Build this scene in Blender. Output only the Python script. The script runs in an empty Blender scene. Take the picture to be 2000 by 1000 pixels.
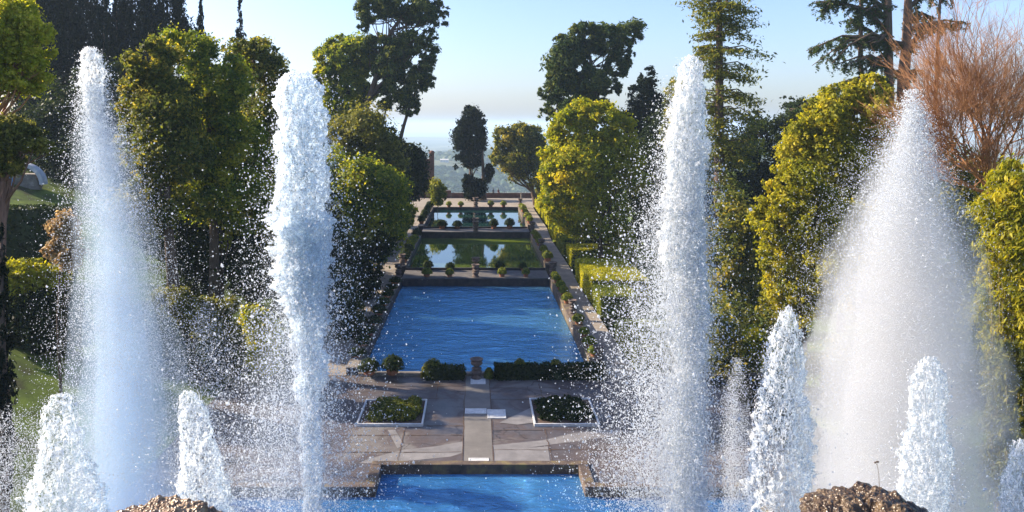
import bpy, math, random
import numpy as np
from mathutils import Vector, noise

F, CX, CY, H = 1500.0, 929.0, 245.0, 18.0
R = math.radians
col = bpy.context.scene.collection
rng = np.random.default_rng(7)
random.seed(7)

def P(px, py, D):
    return np.array([(px - CX) * D / F, D, H - (py - CY) * D / F])

def GR(px, py, z=0.0):
    D = (H - z) * F / (py - CY)
    return np.array([(px - CX) * D / F, D, z])

# ------------------------------------------------------------------ object helpers
def tag(o, label=None, cat=None, group=None, kind=None):
    if label: o['label'] = label
    if cat: o['category'] = cat
    if group: o['group'] = group
    if kind: o['kind'] = kind
    return o

def empty(name, loc, label, cat, group=None, rz=0.0):
    o = bpy.data.objects.new(name, None)
    o.empty_display_size = 0.3
    col.objects.link(o)
    o.location = tuple(float(v) for v in loc)
    o.rotation_euler = (0, 0, rz)
    return tag(o, label, cat, group)

def np_mesh(name, verts, faces, mat, parent=None, smooth=False, tint=None):
    """verts (n,3); faces (m,k) all of one size"""
    verts = np.asarray(verts, dtype=np.float32); faces = np.asarray(faces, dtype=np.int32)
    me = bpy.data.meshes.new(name)
    m, k = faces.shape
    me.vertices.add(len(verts)); me.vertices.foreach_set('co', verts.ravel())
    me.loops.add(m * k); me.loops.foreach_set('vertex_index', faces.ravel())
    me.polygons.add(m)
    me.polygons.foreach_set('loop_start', np.arange(0, m * k, k, dtype=np.int32))
    me.polygons.foreach_set('loop_total', np.full(m, k, dtype=np.int32))
    if smooth:
        me.polygons.foreach_set('use_smooth', np.ones(m, dtype=bool))
    me.update(calc_edges=True)
    if tint is not None:
        a = me.attributes.new('tint', 'FLOAT', 'POINT')
        a.data.foreach_set('value', np.asarray(tint, dtype=np.float32))
    me.materials.append(mat)
    o = bpy.data.objects.new(name, me)
    col.objects.link(o)
    if parent: o.parent = parent
    return o

class MB:
    def __init__(s): s.v = []; s.f = []
    def add(s, v, f):
        b = len(s.v); s.v += [tuple(float(c) for c in p) for p in v]
        s.f += [tuple(b + i for i in q) for q in f]
    def box(s, x0, x1, y0, y1, z0, z1):
        s.add([(x0,y0,z0),(x1,y0,z0),(x1,y1,z0),(x0,y1,z0),(x0,y0,z1),(x1,y0,z1),(x1,y1,z1),(x0,y1,z1)],
              [(3,2,1,0),(4,5,6,7),(0,1,5,4),(1,2,6,5),(2,3,7,6),(3,0,4,7)])
    def tube(s, pts, rads, n=7):
        pts = [Vector(tuple(float(c) for c in p)) for p in pts]
        v = []; f = []
        for i, p in enumerate(pts):
            d = (pts[min(i+1, len(pts)-1)] - pts[max(i-1, 0)])
            d = d.normalized() if d.length > 1e-6 else Vector((0,0,1))
            a = d.cross(Vector((0.13, 0.97, 0.21))).normalized(); b = d.cross(a)
            for k in range(n):
                t = 2 * math.pi * k / n
                q = p + (a * math.cos(t) + b * math.sin(t)) * rads[i]
                v.append(q)
        for i in range(len(pts) - 1):
            for k in range(n):
                k2 = (k + 1) % n
                f.append((i*n+k, i*n+k2, (i+1)*n+k2, (i+1)*n+k))
        f.append(tuple(range(n))[::-1]); f.append(tuple((len(pts)-1)*n + k for k in range(n)))
        s.add(v, f)
    def lathe(s, prof, n=20, c=(0,0,0)):
        v = []; f = []
        for (r, z) in prof:
            for k in range(n):
                t = 2*math.pi*k/n
                v.append((c[0]+r*math.cos(t), c[1]+r*math.sin(t), c[2]+z))
        for i in range(len(prof)-1):
            for k in range(n):
                k2 = (k+1) % n
                f.append((i*n+k, i*n+k2, (i+1)*n+k2, (i+1)*n+k))
        f.append(tuple(range(n))[::-1]); f.append(tuple((len(prof)-1)*n+k for k in range(n)))
        s.add(v, f)
    def build(s, name, mat, parent=None, smooth=False, bevel=0):
        me = bpy.data.meshes.new(name); me.from_pydata(s.v, [], s.f); me.update()
        if smooth:
            me.polygons.foreach_set('use_smooth', np.ones(len(me.polygons), dtype=bool))
        me.materials.append(mat)
        o = bpy.data.objects.new(name, me); col.objects.link(o)
        if parent: o.parent = parent
        if bevel:
            b = o.modifiers.new('bevel', 'BEVEL'); b.width = bevel; b.segments = 2; b.limit_method = 'ANGLE'
        return o

def copy_tree(o, parent=None):
    c = o.copy(); col.objects.link(c); c.parent = parent
    for ch in list(o.children): copy_tree(ch, c)
    return c

# ------------------------------------------------------------------ materials
def new_mat(name):
    m = bpy.data.materials.new(name); m.use_nodes = True
    nt = m.node_tree; nt.nodes.clear()
    return m, nt, nt.nodes.new('ShaderNodeOutputMaterial')

def N(nt, typ, **kw):
    n = nt.nodes.new(typ)
    for k, v in kw.items(): setattr(n, k, v)
    return n

def ramp(nt, fac, stops):
    r = nt.nodes.new('ShaderNodeValToRGB')
    e = r.color_ramp.elements
    while len(e) < len(stops): e.new(0.5)
    for el, (p, c) in zip(e, stops):
        el.position = p; el.color = (*c, 1) if len(c) == 3 else c
    nt.links.new(fac, r.inputs[0])
    return r.outputs[0]

def noise_node(nt, scale, detail=6, rough=0.6, vec=None, dist=0.0, coord='Object', mscale=None):
    n = nt.nodes.new('ShaderNodeTexNoise')
    n.inputs['Scale'].default_value = scale; n.inputs['Detail'].default_value = detail
    n.inputs['Roughness'].default_value = rough; n.inputs['Distortion'].default_value = dist
    if vec is None:
        tc = nt.nodes.new('ShaderNodeTexCoord'); vec = tc.outputs[coord]
    if mscale:
        mp = nt.nodes.new('ShaderNodeMapping'); mp.inputs['Scale'].default_value = mscale
        nt.links.new(vec, mp.inputs['Vector']); vec = mp.outputs[0]
    nt.links.new(vec, n.inputs['Vector'])
    return n.outputs['Fac']

def bump(nt, h, strength, dist=0.05):
    b = nt.nodes.new('ShaderNodeBump'); b.inputs['Strength'].default_value = strength
    b.inputs['Distance'].default_value = dist
    nt.links.new(h, b.inputs['Height'])
    return b.outputs[0]

def leaf_mat(name, dark, mid, light, trans=0.45, rough=0.55, spec=.12):
    m, nt, out = new_mat(name)
    at = N(nt, 'ShaderNodeAttribute', attribute_name='tint')
    c = ramp(nt, at.outputs['Fac'], [(0.0, dark), (0.5, mid), (1.0, light)])
    p = nt.nodes.new('ShaderNodeBsdfPrincipled'); nt.links.new(c, p.inputs['Base Color'])
    p.inputs['Roughness'].default_value = rough; p.inputs['Specular IOR Level'].default_value = spec
    t = nt.nodes.new('ShaderNodeBsdfTranslucent')
    hs = nt.nodes.new('ShaderNodeHueSaturation'); hs.inputs['Hue'].default_value = 0.485
    hs.inputs['Saturation'].default_value = 1.1; hs.inputs['Value'].default_value = 1.7
    nt.links.new(c, hs.inputs['Color']); nt.links.new(hs.outputs[0], t.inputs['Color'])
    mx = nt.nodes.new('ShaderNodeMixShader'); mx.inputs[0].default_value = trans
    nt.links.new(p.outputs[0], mx.inputs[1]); nt.links.new(t.outputs[0], mx.inputs[2])
    nt.links.new(mx.outputs[0], out.inputs['Surface'])
    return m

def rough_mat(name, stops, scale=2.0, rough=0.85, bstr=0.4, bscale=None, bdist=0.03, mscale=None, coord='Object'):
    m, nt, out = new_mat(name)
    f = noise_node(nt, scale, 8, 0.65, mscale=mscale, coord=coord)
    c = ramp(nt, f, stops)
    p = nt.nodes.new('ShaderNodeBsdfPrincipled'); nt.links.new(c, p.inputs['Base Color'])
    p.inputs['Roughness'].default_value = rough
    b = noise_node(nt, bscale or scale * 6, 6, 0.7, coord=coord)
    nt.links.new(bump(nt, b, bstr, bdist), p.inputs['Normal'])
    nt.links.new(p.outputs[0], out.inputs['Surface'])
    return m

M = {}
M['oak'] = leaf_mat('leaf_oak', (0.0390,0.0540,0.0120), (0.1170,0.1430,0.0270), (0.3900,0.3300,0.0530))
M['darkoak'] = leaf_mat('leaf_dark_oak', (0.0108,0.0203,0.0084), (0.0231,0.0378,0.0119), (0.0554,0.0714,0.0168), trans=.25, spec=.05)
M['bright'] = leaf_mat('leaf_bright', (0.1183,0.1560,0.0160), (0.2873,0.3120,0.0260), (0.5746,0.4940,0.0460), trans=.45)
M['yellow'] = leaf_mat('leaf_yellow', (.11,.13,.013), (.28,.28,.03), (.50,.44,.055), trans=.5)
M['olive'] = leaf_mat('leaf_olive', (0.06, 0.07, 0.016), (0.13, 0.14, 0.028), (0.27, 0.25, 0.05), trans=.4)
M['green'] = leaf_mat('leaf_green', (0.0554,0.0950,0.0160), (0.1633,0.2160,0.0270), (0.4374,0.4050,0.0470), trans=.45)
M['pine'] = leaf_mat('leaf_pine', (0.0216,0.0450,0.0180), (0.0540,0.0870,0.0270), (0.1980,0.2100,0.0450), trans=.25, spec=.06)
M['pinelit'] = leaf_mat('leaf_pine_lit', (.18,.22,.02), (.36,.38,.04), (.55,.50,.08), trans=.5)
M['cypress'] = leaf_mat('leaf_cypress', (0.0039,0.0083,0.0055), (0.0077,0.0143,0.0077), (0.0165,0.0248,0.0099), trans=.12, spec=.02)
M['box'] = leaf_mat('leaf_box', (0.0650,0.0910,0.0160), (0.1463,0.1820,0.0260), (0.3250,0.3120,0.0390), trans=.35)
M['boxlit'] = leaf_mat('leaf_box_lit', (.16,.18,.015), (.34,.34,.03), (.52,.48,.05), trans=.35)  # box leaf made paler and yellower, sunlight put into the colour
M['brown'] = leaf_mat('leaf_brown', (.14,.09,.04), (.28,.2,.09), (.45,.35,.16), trans=.4)
M['farleaf'] = leaf_mat('leaf_far', (.02,.05,.02), (.045,.08,.03), (.11,.13,.05), trans=.1)
M['bark'] = rough_mat('bark', [(.3,(.05,.032,.022)),(.7,(.14,.09,.06))], 3, .9, .8, 10, mscale=(3,3,.6))
M['redbark'] = rough_mat('red_bark', [(.3,(.10,.05,.03)),(.7,(.26,.14,.09))], 3, .9, .8, 10, mscale=(3,3,.6))
M['twig'] = rough_mat('twig_bark', [(.3,(.20,.08,.03)),(.7,(.46,.23,.095))], 1.5, .7, .2)
M['terracotta'] = rough_mat('terracotta', [(.3,(.22,.07,.03)),(.7,(.42,.17,.085))], 5, .85, .3)
M['urn'] = rough_mat('urn_stone', [(.3,(.05,.038,.034)),(.55,(.14,.10,.085)),(.75,(.26,.2,.16))], 5, .9, .6)
M['travertine'] = rough_mat('travertine', [(.3,(.10,.085,.07)),(.55,(.22,.19,.16)),(.75,(.36,.33,.29))], 1.3, .85, .5, 9)
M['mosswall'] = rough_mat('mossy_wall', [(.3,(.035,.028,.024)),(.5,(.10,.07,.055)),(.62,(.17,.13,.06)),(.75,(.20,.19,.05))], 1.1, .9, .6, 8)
M['darkwall'] = rough_mat('dark_wall', [(.3,(.02,.016,.018)),(.6,(.06,.045,.045)),(.8,(.13,.10,.09))], 1.6, .8, .6, 8)  # mottled wall colour, near black to dull brown
M['damcap'] = rough_mat('shaded_coping', [(.3,(.06,.055,.055)),(.6,(.12,.11,.105)),(.75,(.19,.18,.17))], 1.3, .85, .5, 9)  # darker travertine, the shade on the dam tops put into its colour
M['brick'] = rough_mat('old_brick', [(.3,(.10,.05,.038)),(.7,(.24,.12,.09))], 1.2, .9, .5, 8)
M['path'] = rough_mat('path_gravel', [(.3,(.19,.155,.125)),(.7,(.31,.265,.21))], .8, .95, .3, 30)
M['slab'] = rough_mat('pale_slab', [(.3,(.42,.42,.42)),(.7,(.68,.68,.66))], 3, .7, .2)
M['soil'] = rough_mat('soil', [(.3,(.05,.03,.02)),(.7,(.13,.08,.055))], 6, .95, .6)
M['wall_white'] = rough_mat('pale_plaster', [(.3,(.35,.36,.38)),(.7,(.55,.56,.58))], 2, .8, .3)
M['cloth_dark'] = rough_mat('dark_cloth', [(.3,(.02,.02,.03)),(.7,(.04,.04,.05))], 9, .9, .1)
M['cloth_red'] = rough_mat('red_cloth', [(.3,(.12,.04,.04)),(.7,(.18,.07,.06))], 9, .9, .1)
M['cloth_blue'] = rough_mat('blue_cloth', [(.3,(.15,.3,.55)),(.7,(.2,.4,.65))], 9, .9, .1)
M['skin'] = rough_mat('skin', [(.3,(.45,.28,.2)),(.7,(.5,.32,.23))], 5, .6, .05)
M['iron'] = rough_mat('iron', [(.3,(.03,.03,.03)),(.7,(.07,.06,.06))], 5, .6, .2)
M['rooftile'] = rough_mat('roof_tile', [(.3,(.4,.37,.33)),(.7,(.6,.56,.5))], .5, .9, .1)

def plaza_mat():
    m, nt, out = new_mat('plaza_concrete')
    a = noise_node(nt, .22, 8, .62, dist=.8)
    b = noise_node(nt, 1.6, 8, .7)
    c1 = ramp(nt, a, [(.36,(.06,.053,.052)),(.46,(.135,.12,.115)),(.54,(.12,.09,.082)),(.62,(.22,.205,.19))])
    c2 = ramp(nt, b, [(.3,(.40,.39,.40)),(.7,(.72,.71,.74))])
    mx = N(nt, 'ShaderNodeMixRGB', blend_type='MULTIPLY'); mx.inputs[0].default_value = .8
    nt.links.new(c1, mx.inputs[1]); nt.links.new(c2, mx.inputs[2])
    # cracks
    vo = N(nt, 'ShaderNodeTexVoronoi', feature='DISTANCE_TO_EDGE'); vo.inputs['Scale'].default_value = .27
    tc = nt.nodes.new('ShaderNodeTexCoord')
    nz = nt.nodes.new('ShaderNodeTexNoise'); nz.inputs['Scale'].default_value = 1.3; nz.inputs['Detail'].default_value = 6
    nt.links.new(tc.outputs['Object'], nz.inputs['Vector'])
    va = N(nt, 'ShaderNodeVectorMath', operation='SCALE'); va.inputs['Scale'].default_value = .9
    nt.links.new(nz.outputs['Color'], va.inputs[0])
    vb = N(nt, 'ShaderNodeVectorMath', operation='ADD'); nt.links.new(tc.outputs['Object'], vb.inputs[0]); nt.links.new(va.outputs[0], vb.inputs[1])
    nt.links.new(vb.outputs[0], vo.inputs['Vector'])
    cr = ramp(nt, vo.outputs['Distance'], [(.0,(.35,.33,.33)),(.012,(1,1,1))])
    m2 = N(nt, 'ShaderNodeMixRGB', blend_type='MULTIPLY'); m2.inputs[0].default_value = 1
    nt.links.new(mx.outputs[0], m2.inputs[1]); nt.links.new(cr, m2.inputs[2])
    p = nt.nodes.new('ShaderNodeBsdfPrincipled'); nt.links.new(m2.outputs[0], p.inputs['Base Color'])
    rr = ramp(nt, a, [(.4,(.35,.35,.35)),(.6,(.8,.8,.8))]); nt.links.new(rr, p.inputs['Roughness'])
    nt.links.new(bump(nt, b, .25, .02), p.inputs['Normal'])
    nt.links.new(p.outputs[0], out.inputs['Surface'])
    return m
M['plaza'] = plaza_mat()
M['strip'] = rough_mat('strip_concrete', [(.35,(.12,.11,.10)),(.65,(.18,.165,.15))], .7, .75, .25, 22)
M['patch'] = rough_mat('patch_concrete', [(.35,(.15,.14,.135)),(.65,(.24,.225,.215))], .9, .6, .25, 22)

def ground_mat():
    m, nt, out = new_mat('terrain_ground')
    geo = nt.nodes.new('ShaderNodeNewGeometry')
    sep = nt.nodes.new('ShaderNodeSeparateXYZ'); nt.links.new(geo.outputs['Position'], sep.inputs[0])
    near = noise_node(nt, .35, 8, .65)
    cn = ramp(nt, near, [(.32,(.045,.04,.02)),(.45,(.07,.10,.018)),(.6,(.12,.17,.022)),(.75,(.20,.22,.03))])
    vo = N(nt, 'ShaderNodeTexVoronoi'); vo.inputs['Scale'].default_value = .0022
    tc = nt.nodes.new('ShaderNodeTexCoord'); nt.links.new(tc.outputs['Object'], vo.inputs['Vector'])
    s2 = nt.nodes.new('ShaderNodeSeparateColor'); nt.links.new(vo.outputs['Color'], s2.inputs[0])
    cf = ramp(nt, s2.outputs[0], [(0,(.05,.08,.03)),(.4,(.12,.13,.06)),(.7,(.2,.18,.11)),(1,(.07,.10,.04))])
    f2 = noise_node(nt, .008, 8, .7)
    cf2 = ramp(nt, f2, [(.4,(.35,.45,.4)),(.6,(1,1,1))])
    mm = N(nt, 'ShaderNodeMixRGB', blend_type='MULTIPLY'); mm.inputs[0].default_value = 1
    nt.links.new(cf, mm.inputs[1]); nt.links.new(cf2, mm.inputs[2])
    mr = nt.nodes.new('ShaderNodeMapRange'); mr.inputs['From Min'].default_value = 180; mr.inputs['From Max'].default_value = 320
    nt.links.new(sep.outputs['Y'], mr.inputs['Value'])
    mx = nt.nodes.new('ShaderNodeMixRGB'); nt.links.new(mr.outputs[0], mx.inputs[0])
    nt.links.new(cn, mx.inputs[1]); nt.links.new(mm.outputs[0], mx.inputs[2])
    p = nt.nodes.new('ShaderNodeBsdfPrincipled'); nt.links.new(mx.outputs[0], p.inputs['Base Color'])
    p.inputs['Roughness'].default_value = .95
    p.inputs['Specular IOR Level'].default_value = .15
    b = noise_node(nt, 6, 6, .8)
    nt.links.new(bump(nt, b, .7, .08), p.inputs['Normal'])
    nt.links.new(p.outputs[0], out.inputs['Surface'])
    return m
M['ground'] = ground_mat()

def water_mat(name, base, scale, bstr, rough=.03, ior=1.6, tint=(1,1,1), mscale=(1,1,1), bdist=.05, algae=None, metal=0.0):
    m, nt, out = new_mat(name)
    p = nt.nodes.new('ShaderNodeBsdfPrincipled')
    p.inputs['Base Color'].default_value = (*base, 1)
    if algae:
        f = noise_node(nt, .12, 6, .6)
        c = ramp(nt, f, [(.35, base), (.65, algae)]); nt.links.new(c, p.inputs['Base Color'])
    p.inputs['Roughness'].default_value = rough; p.inputs['IOR'].default_value = ior
    p.inputs['Specular Tint'].default_value = (*tint, 1); p.inputs['Metallic'].default_value = metal
    a = noise_node(nt, scale, 7, .68, mscale=mscale, dist=.6)
    nt.links.new(bump(nt, a, bstr, bdist), p.inputs['Normal'])
    nt.links.new(p.outputs[0], out.inputs['Surface'])
    return m
M['water_near'] = water_mat('water_near', (.06,.27,.62), 1.5, 1.0, tint=(.5,.8,1), mscale=(.7,1.2,1), bdist=.5, ior=2.2, rough=.04, metal=.5)
M['water_ripple'] = water_mat('water_ripple', (.15,.43,.72), .9, 1.0, tint=(.5,.8,1), mscale=(.55,1.0,1), bdist=.42, ior=3, rough=.05, metal=.75)
M['water_green'] = water_mat('water_green', (.03,.06,.02), 1.2, .03, tint=(.8,.92,1), bdist=.02, algae=(.17,.22,.02), ior=3.4)
M['water_calm'] = water_mat('water_calm', (.01,.04,.035), 1.2, .02, tint=(.85,.95,1), bdist=.02, ior=3)

def foam_mat(name, holes=.5, scale=9, colr=(.97,.98,.99), mscale=(1,1,.45)):
    m, nt, out = new_mat(name)
    p = nt.nodes.new('ShaderNodeBsdfPrincipled'); p.inputs['Base Color'].default_value = (*colr, 1)
    p.inputs['Roughness'].default_value = .22; p.inputs['IOR'].default_value = 1.33
    if holes > 0:
        p.inputs['Subsurface Weight'].default_value = 1; p.inputs['Subsurface Radius'].default_value = (1, 1, 1)
        p.inputs['Subsurface Scale'].default_value = .8
    t = nt.nodes.new('ShaderNodeBsdfTranslucent'); t.inputs['Color'].default_value = (*colr, 1)
    m2 = nt.nodes.new('ShaderNodeMixShader'); m2.inputs[0].default_value = .5 if holes > 0 else .5
    nt.links.new(p.outputs[0], m2.inputs[1]); nt.links.new(t.outputs[0], m2.inputs[2])
    b = noise_node(nt, scale * 2.2, 7, .8, mscale=mscale)
    nn = bump(nt, b, .45, .06)
    for n in (p, t): nt.links.new(nn, n.inputs['Normal'])
    if holes > 0:
        tr = nt.nodes.new('ShaderNodeBsdfTransparent'); tr.inputs[0].default_value = (.93,.96,.98,1)
        f = noise_node(nt, scale, 7, .75, mscale=mscale, dist=1.2)
        fac = ramp(nt, f, [(holes - .05, (0,0,0)), (holes + .05, (1,1,1))])
        m3 = nt.nodes.new('ShaderNodeMixShader')
        nt.links.new(fac, m3.inputs[0]); nt.links.new(tr.outputs[0], m3.inputs[1]); nt.links.new(m2.outputs[0], m3.inputs[2])
        nt.links.new(m3.outputs[0], out.inputs['Surface'])
    else:
        tr = nt.nodes.new('ShaderNodeBsdfTransparent'); m3 = nt.nodes.new('ShaderNodeMixShader'); m3.inputs[0].default_value = .68
        nt.links.new(tr.outputs[0], m3.inputs[1]); nt.links.new(m2.outputs[0], m3.inputs[2]); nt.links.new(m3.outputs[0], out.inputs['Surface'])
    return m
M['foam'] = foam_mat('foam_water', .52, 11, mscale=(1,1,.3))
M['foam_thick'] = foam_mat('foam_thick', .54, 12, colr=(.88,.91,.94), mscale=(1,1,.35))
M['drop'] = foam_mat('water_drops', 0, 7, colr=(.84,.88,.93))

def mist_mat(name, dens, colr=(1,1,1), g=.35):
    m, nt, out = new_mat(name)
    v = nt.nodes.new('ShaderNodeVolumePrincipled')
    v.inputs['Density'].default_value = dens; v.inputs['Color'].default_value = (*colr, 1)
    v.inputs['Anisotropy'].default_value = g
    nt.links.new(v.outputs[0], out.inputs['Volume'])
    return m

# ------------------------------------------------------------------ terrain
def terrain_z(X, Y):
    X = np.asarray(X, float); Y = np.asarray(Y, float)
    def ss(a, b, t):
        t = np.clip((t - a) / (b - a), 0, 1); return t * t * (3 - 2 * t)
    left = np.clip(.30 * (-X - 17.5), 0, 12)
    right = np.clip(.16 * (X - 21), 0, 6)
    step = 0.5 * ss(86, 95, Y) + .8 * ss(118, 126, Y) + .2 * ss(150, 156, Y)
    z = left + right + step * ss(9, 12, np.abs(X)) + .0
    z = z - 3.0 * (1 - ss(11.5, 13.5, np.abs(X))) * ss(-40, -30, Y)
    z = z - 2.5 * (1 - ss(14, 17, np.abs(X))) * (1 - ss(44, 52, Y))
    # drop past the far wall, valley and hills
    far = ss(176, 240, Y)
    hill = (72 * np.exp(-((X + 420) / 400) ** 2 - ((Y - 1650) / 420) ** 2)
            + 38 * np.exp(-((X - 60) / 300) ** 2 - ((Y - 2150) / 380) ** 2)
            + 80 * np.exp(-((X - 800) / 480) ** 2 - ((Y - 2300) / 520) ** 2)
            + 45 * np.exp(-((X + 1500) / 1400) ** 2 - ((Y - 6500) / 1100) ** 2))
    wob = 7.0 * np.sin(X * .0085 + 1) * np.cos(Y * .007) + 3.5 * np.sin(X * .024) * np.sin(Y * .02 + 2)
    zf = -110 + hill + wob * (1 - ss(3500, 6000, Y))
    return z * (1 - far) + zf * far

def grid_mesh(name, xs, ys, mat, zfun=terrain_z):
    X, Y = np.meshgrid(xs, ys)
    Z = zfun(X, Y)
    v = np.stack([X.ravel(), Y.ravel(), Z.ravel()], 1)
    nx, ny = len(xs), len(ys)
    i = np.arange(nx - 1)[None, :] + (np.arange(ny - 1) * nx)[:, None]
    f = np.stack([i, i + 1, i + 1 + nx, i + nx], -1).reshape(-1, 4)
    return np_mesh(name, v, f, mat, smooth=True)

sx = np.concatenate([-np.geomspace(75, 7000, 90)[::-1], np.linspace(-74, 74, 220), np.geomspace(75, 7000, 90)])
sy = np.concatenate([np.linspace(-60, 250, 300), np.geomspace(252, 15000, 220)])
tag(grid_mesh('terrain', sx, sy, M['ground']), kind='structure')

# ------------------------------------------------------------------ pools, plaza, paths
def sheet(name, pts, z, mat):
    b = MB(); b.add([(p[0], p[1], z) for p in pts], [tuple(range(len(pts)))])
    return b.build(name, mat)

RX = 9.0     # inner face of the side walls
# near pool in front of the plaza
sheet('near_pool_water', [(-13.2,19),(13.6,19),(13.6,37.9),(5.4,37.9),(5.4,40.4),(-4.95,40.4),(-4.95,37.9),(-13.2,37.9)], -.35, M['water_near'])['kind'] = 'structure'
# plaza around it
b = MB()
def q(b, x0, x1, y0, y1, z): b.add([(x0,y0,z),(x1,y0,z),(x1,y1,z),(x0,y1,z)], [(0,1,2,3)])
q(b, -19, 21, 40.9, 55.3, 0); q(b, -19, -5.5, 38.4, 40.9, 0); q(b, 5.95, 21, 38.4, 40.9, 0)
q(b, -19, -13.8, 19, 38.4, 0); q(b, 14.2, 21, 19, 38.4, 0)
tag(b.build('plaza_pavement', M['plaza']), kind='structure')
# kerb of near pool
b = MB()
for (x0,x1,y0,y1) in [(-5.5,5.95,40.4,40.9),(-5.5,-4.95,38.42,40.4),(5.4,5.95,38.42,40.4),(-13.8,-4.95,37.9,38.42),(5.4,14.2,37.9,38.42),(-13.8,-13.2,19,37.9),(13.6,14.2,19,37.9)]:
    b.box(x0+.003,x1-.003,y0+.003,y1-.003,-1.5,.16)
tag(b.build('pool_kerb', M['mosswall'], bevel=.04), 'mossy stone kerb edging the near pool with a squared recess', 'kerb')
# concrete strip and patches
sheet('pavement_strip', [(-.62,41.0),(.92,41.0),(.95,55.2),(-.78,55.2)], .024, M['strip'])['kind'] = 'structure'
def patch(pts, i):
    pp = [GR(x, y)[:2] for (x, y) in pts]
    sheet('pavement_patch', pp, .004*(i+1), M['patch'])['kind'] = 'structure'
patch([(700,905),(720,896),(790,878),(850,872),(905,862),(905,884),(880,892),(820,898),(760,903)], 0)
patch([(960,870),(1060,860),(1120,846),(1210,838),(1240,842),(1180,855),(1080,868),(965,884)], 1)
patch([(962,880),(1070,872),(1075,905),(962,902)], 2)
patch([(757,840),(772,840),(790,870),(776,876)], 3)
patch([(975,826),(1060,786),(1040,812),(1045,826),(1010,830)], 4)
for i,(x0,x1,yy) in enumerate([(-7.5,-.85,50.6),(1.0,8.5,50.4),(-3.1,-.8,46.0),(-9,-.8,44.6),(1.0,9.5,45.4),(1.0,12,52.6),(-12,-.85,53.0),(-9,-.8,42.3),(1.0,9,42.6)]):
    rj=random.Random(i); xs=np.linspace(x0,x1,14); cl=[(x,yy+rj.uniform(-.05,.05)) for x in xs]
    b=MB()
    for a_,c_ in zip(cl[:-1],cl[1:]): w_=rj.uniform(.012,.04); b.add([(a_[0],a_[1]-w_,.024),(c_[0],c_[1]-w_,.024),(c_[0],c_[1]+w_,.024),(a_[0],a_[1]+w_,.024)],[(0,1,2,3)])
    b.build('pavement_joint', M['soil'])['kind']='structure'
for i,(xx,y0,y1) in enumerate([(-.72,41.2,55),(.97,41.2,55),(-4.2,41.2,45.6),(4.1,41.2,45.6),(8.6,44,55),(-2.6,50.8,54.8),(4.4,50.8,54.8)]):
    rj=random.Random(i+50); ys_=np.linspace(y0,y1,16); cl=[(xx+rj.uniform(-.04,.04),y) for y in ys_]
    b=MB()
    for a_,c_ in zip(cl[:-1],cl[1:]): w_=rj.uniform(.01,.03); b.add([(a_[0]-w_,a_[1],.028),(a_[0]+w_,a_[1],.028),(c_[0]+w_,c_[1],.028),(c_[0]-w_,c_[1],.028)],[(0,1,2,3)])
    b.build('pavement_joint', M['soil'])['kind']='structure'
# slabs
def slab(px0, px1, py0, py1, label):
    a = GR(px0, py1); c = GR(px1, py0)
    w = c[0]-a[0]; d = c[1]-a[1]
    r = empty('stone_slab', ((a[0]+c[0])/2, (a[1]+c[1])/2, .01), label, 'slab', 'pale stone slabs along the central strip')
    fr = MB()
    t = .1
    for (x0,x1,y0,y1) in [(-w/2,w/2,-d/2,-d/2+t),(-w/2,w/2,d/2-t,d/2),(-w/2,-w/2+t,-d/2+t+.003,d/2-t-.003),(w/2-t,w/2,-d/2+t+.003,d/2-t-.003)]:
        fr.box(x0,x1,y0,y1,-.05,.045)
    fr.build('frame', M['slab'], r, bevel=.008)
    b = MB(); b.box(-w/2+t+.01,w/2-t-.01,-d/2+t+.01,d/2-t-.01,-.05,.03); b.build('cover', M['slab'], r)
slab(919,948,741,751,'small pale stone slab just in front of the central urn')
slab(908,950,799,809,'long narrow pale stone slab in the middle of the central strip')
slab(952,987,801,818,'square pale stone slab lying right beside the long narrow one')
slab(915,955,896,907,'pale stone slab at the kerb of the near pool')
# planting beds
def hedge_leaves(x0,x1,y0,y1,z0,z1,n,size,rough_=.12,seed=0, top_bias=1.0):
    r = np.random.default_rng(seed)
    w,d,h = x1-x0,y1-y0,z1-z0
    areas = np.array([w*d*top_bias, w*h, w*h, d*h, d*h]); k = r.choice(5, n, p=areas/areas.sum())
    u = r.random(n); v = r.random(n)
    X = np.where(k==3, x0, np.where(k==4, x1, x0+u*w)); Y = np.where(k==1, y0, np.where(k==2, y1, y0+np.where(k<3, v, u)*d))
    Z = np.where(k==0, z1, z0+v*h)
    nrm = np.zeros((n,3)); nrm[k==0,2]=1; nrm[k==1,1]=-1; nrm[k==2,1]=1; nrm[k==3,0]=-1; nrm[k==4,0]=1
    pos = np.stack([X,Y,Z],1)
    lump = np.array([noise.noise(Vector((float(p[0])*.8, float(p[1])*.8, float(p[2])*.8+seed))) for p in pos])
    pos += nrm*(lump[:,None]*rough_*1.6 + r.normal(0,rough_*.5,(n,1))-.03)
    return pos, nrm, np.clip(.5+lump*.5+r.normal(0,.18,n),0,1)

def leaves_mesh(name, pos, nrm, tint, size, mat, parent=None, aspect=1.6, jitter=.7, seed=1, droop=None):
    r = np.random.default_rng(seed)
    n = len(pos)
    nn = nrm + r.normal(0, jitter, (n,3)); nn /= np.linalg.norm(nn,axis=1)[:,None]+1e-9
    a = np.cross(nn, r.normal(0,1,(n,3))); 
    if droop is not None:
        a = droop + r.normal(0,.35,(n,3)); a -= nn*np.sum(a*nn,1)[:,None]
    a /= np.linalg.norm(a,axis=1)[:,None]+1e-9
    c = np.cross(nn, a)
    s = size * r.uniform(.5,1.45,(n,1))
    L = a*s*.5*aspect; W = c*s*.5
    bend = nn*s*.15
    v = np.stack([pos-L, pos+W*.9+bend, pos+L, pos-W*.9+bend],1).reshape(-1,3)
    f = np.arange(n*4,dtype=np.int32).reshape(n,4)
    return np_mesh(name, v, f, mat, parent, tint=np.repeat(tint,4))

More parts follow.
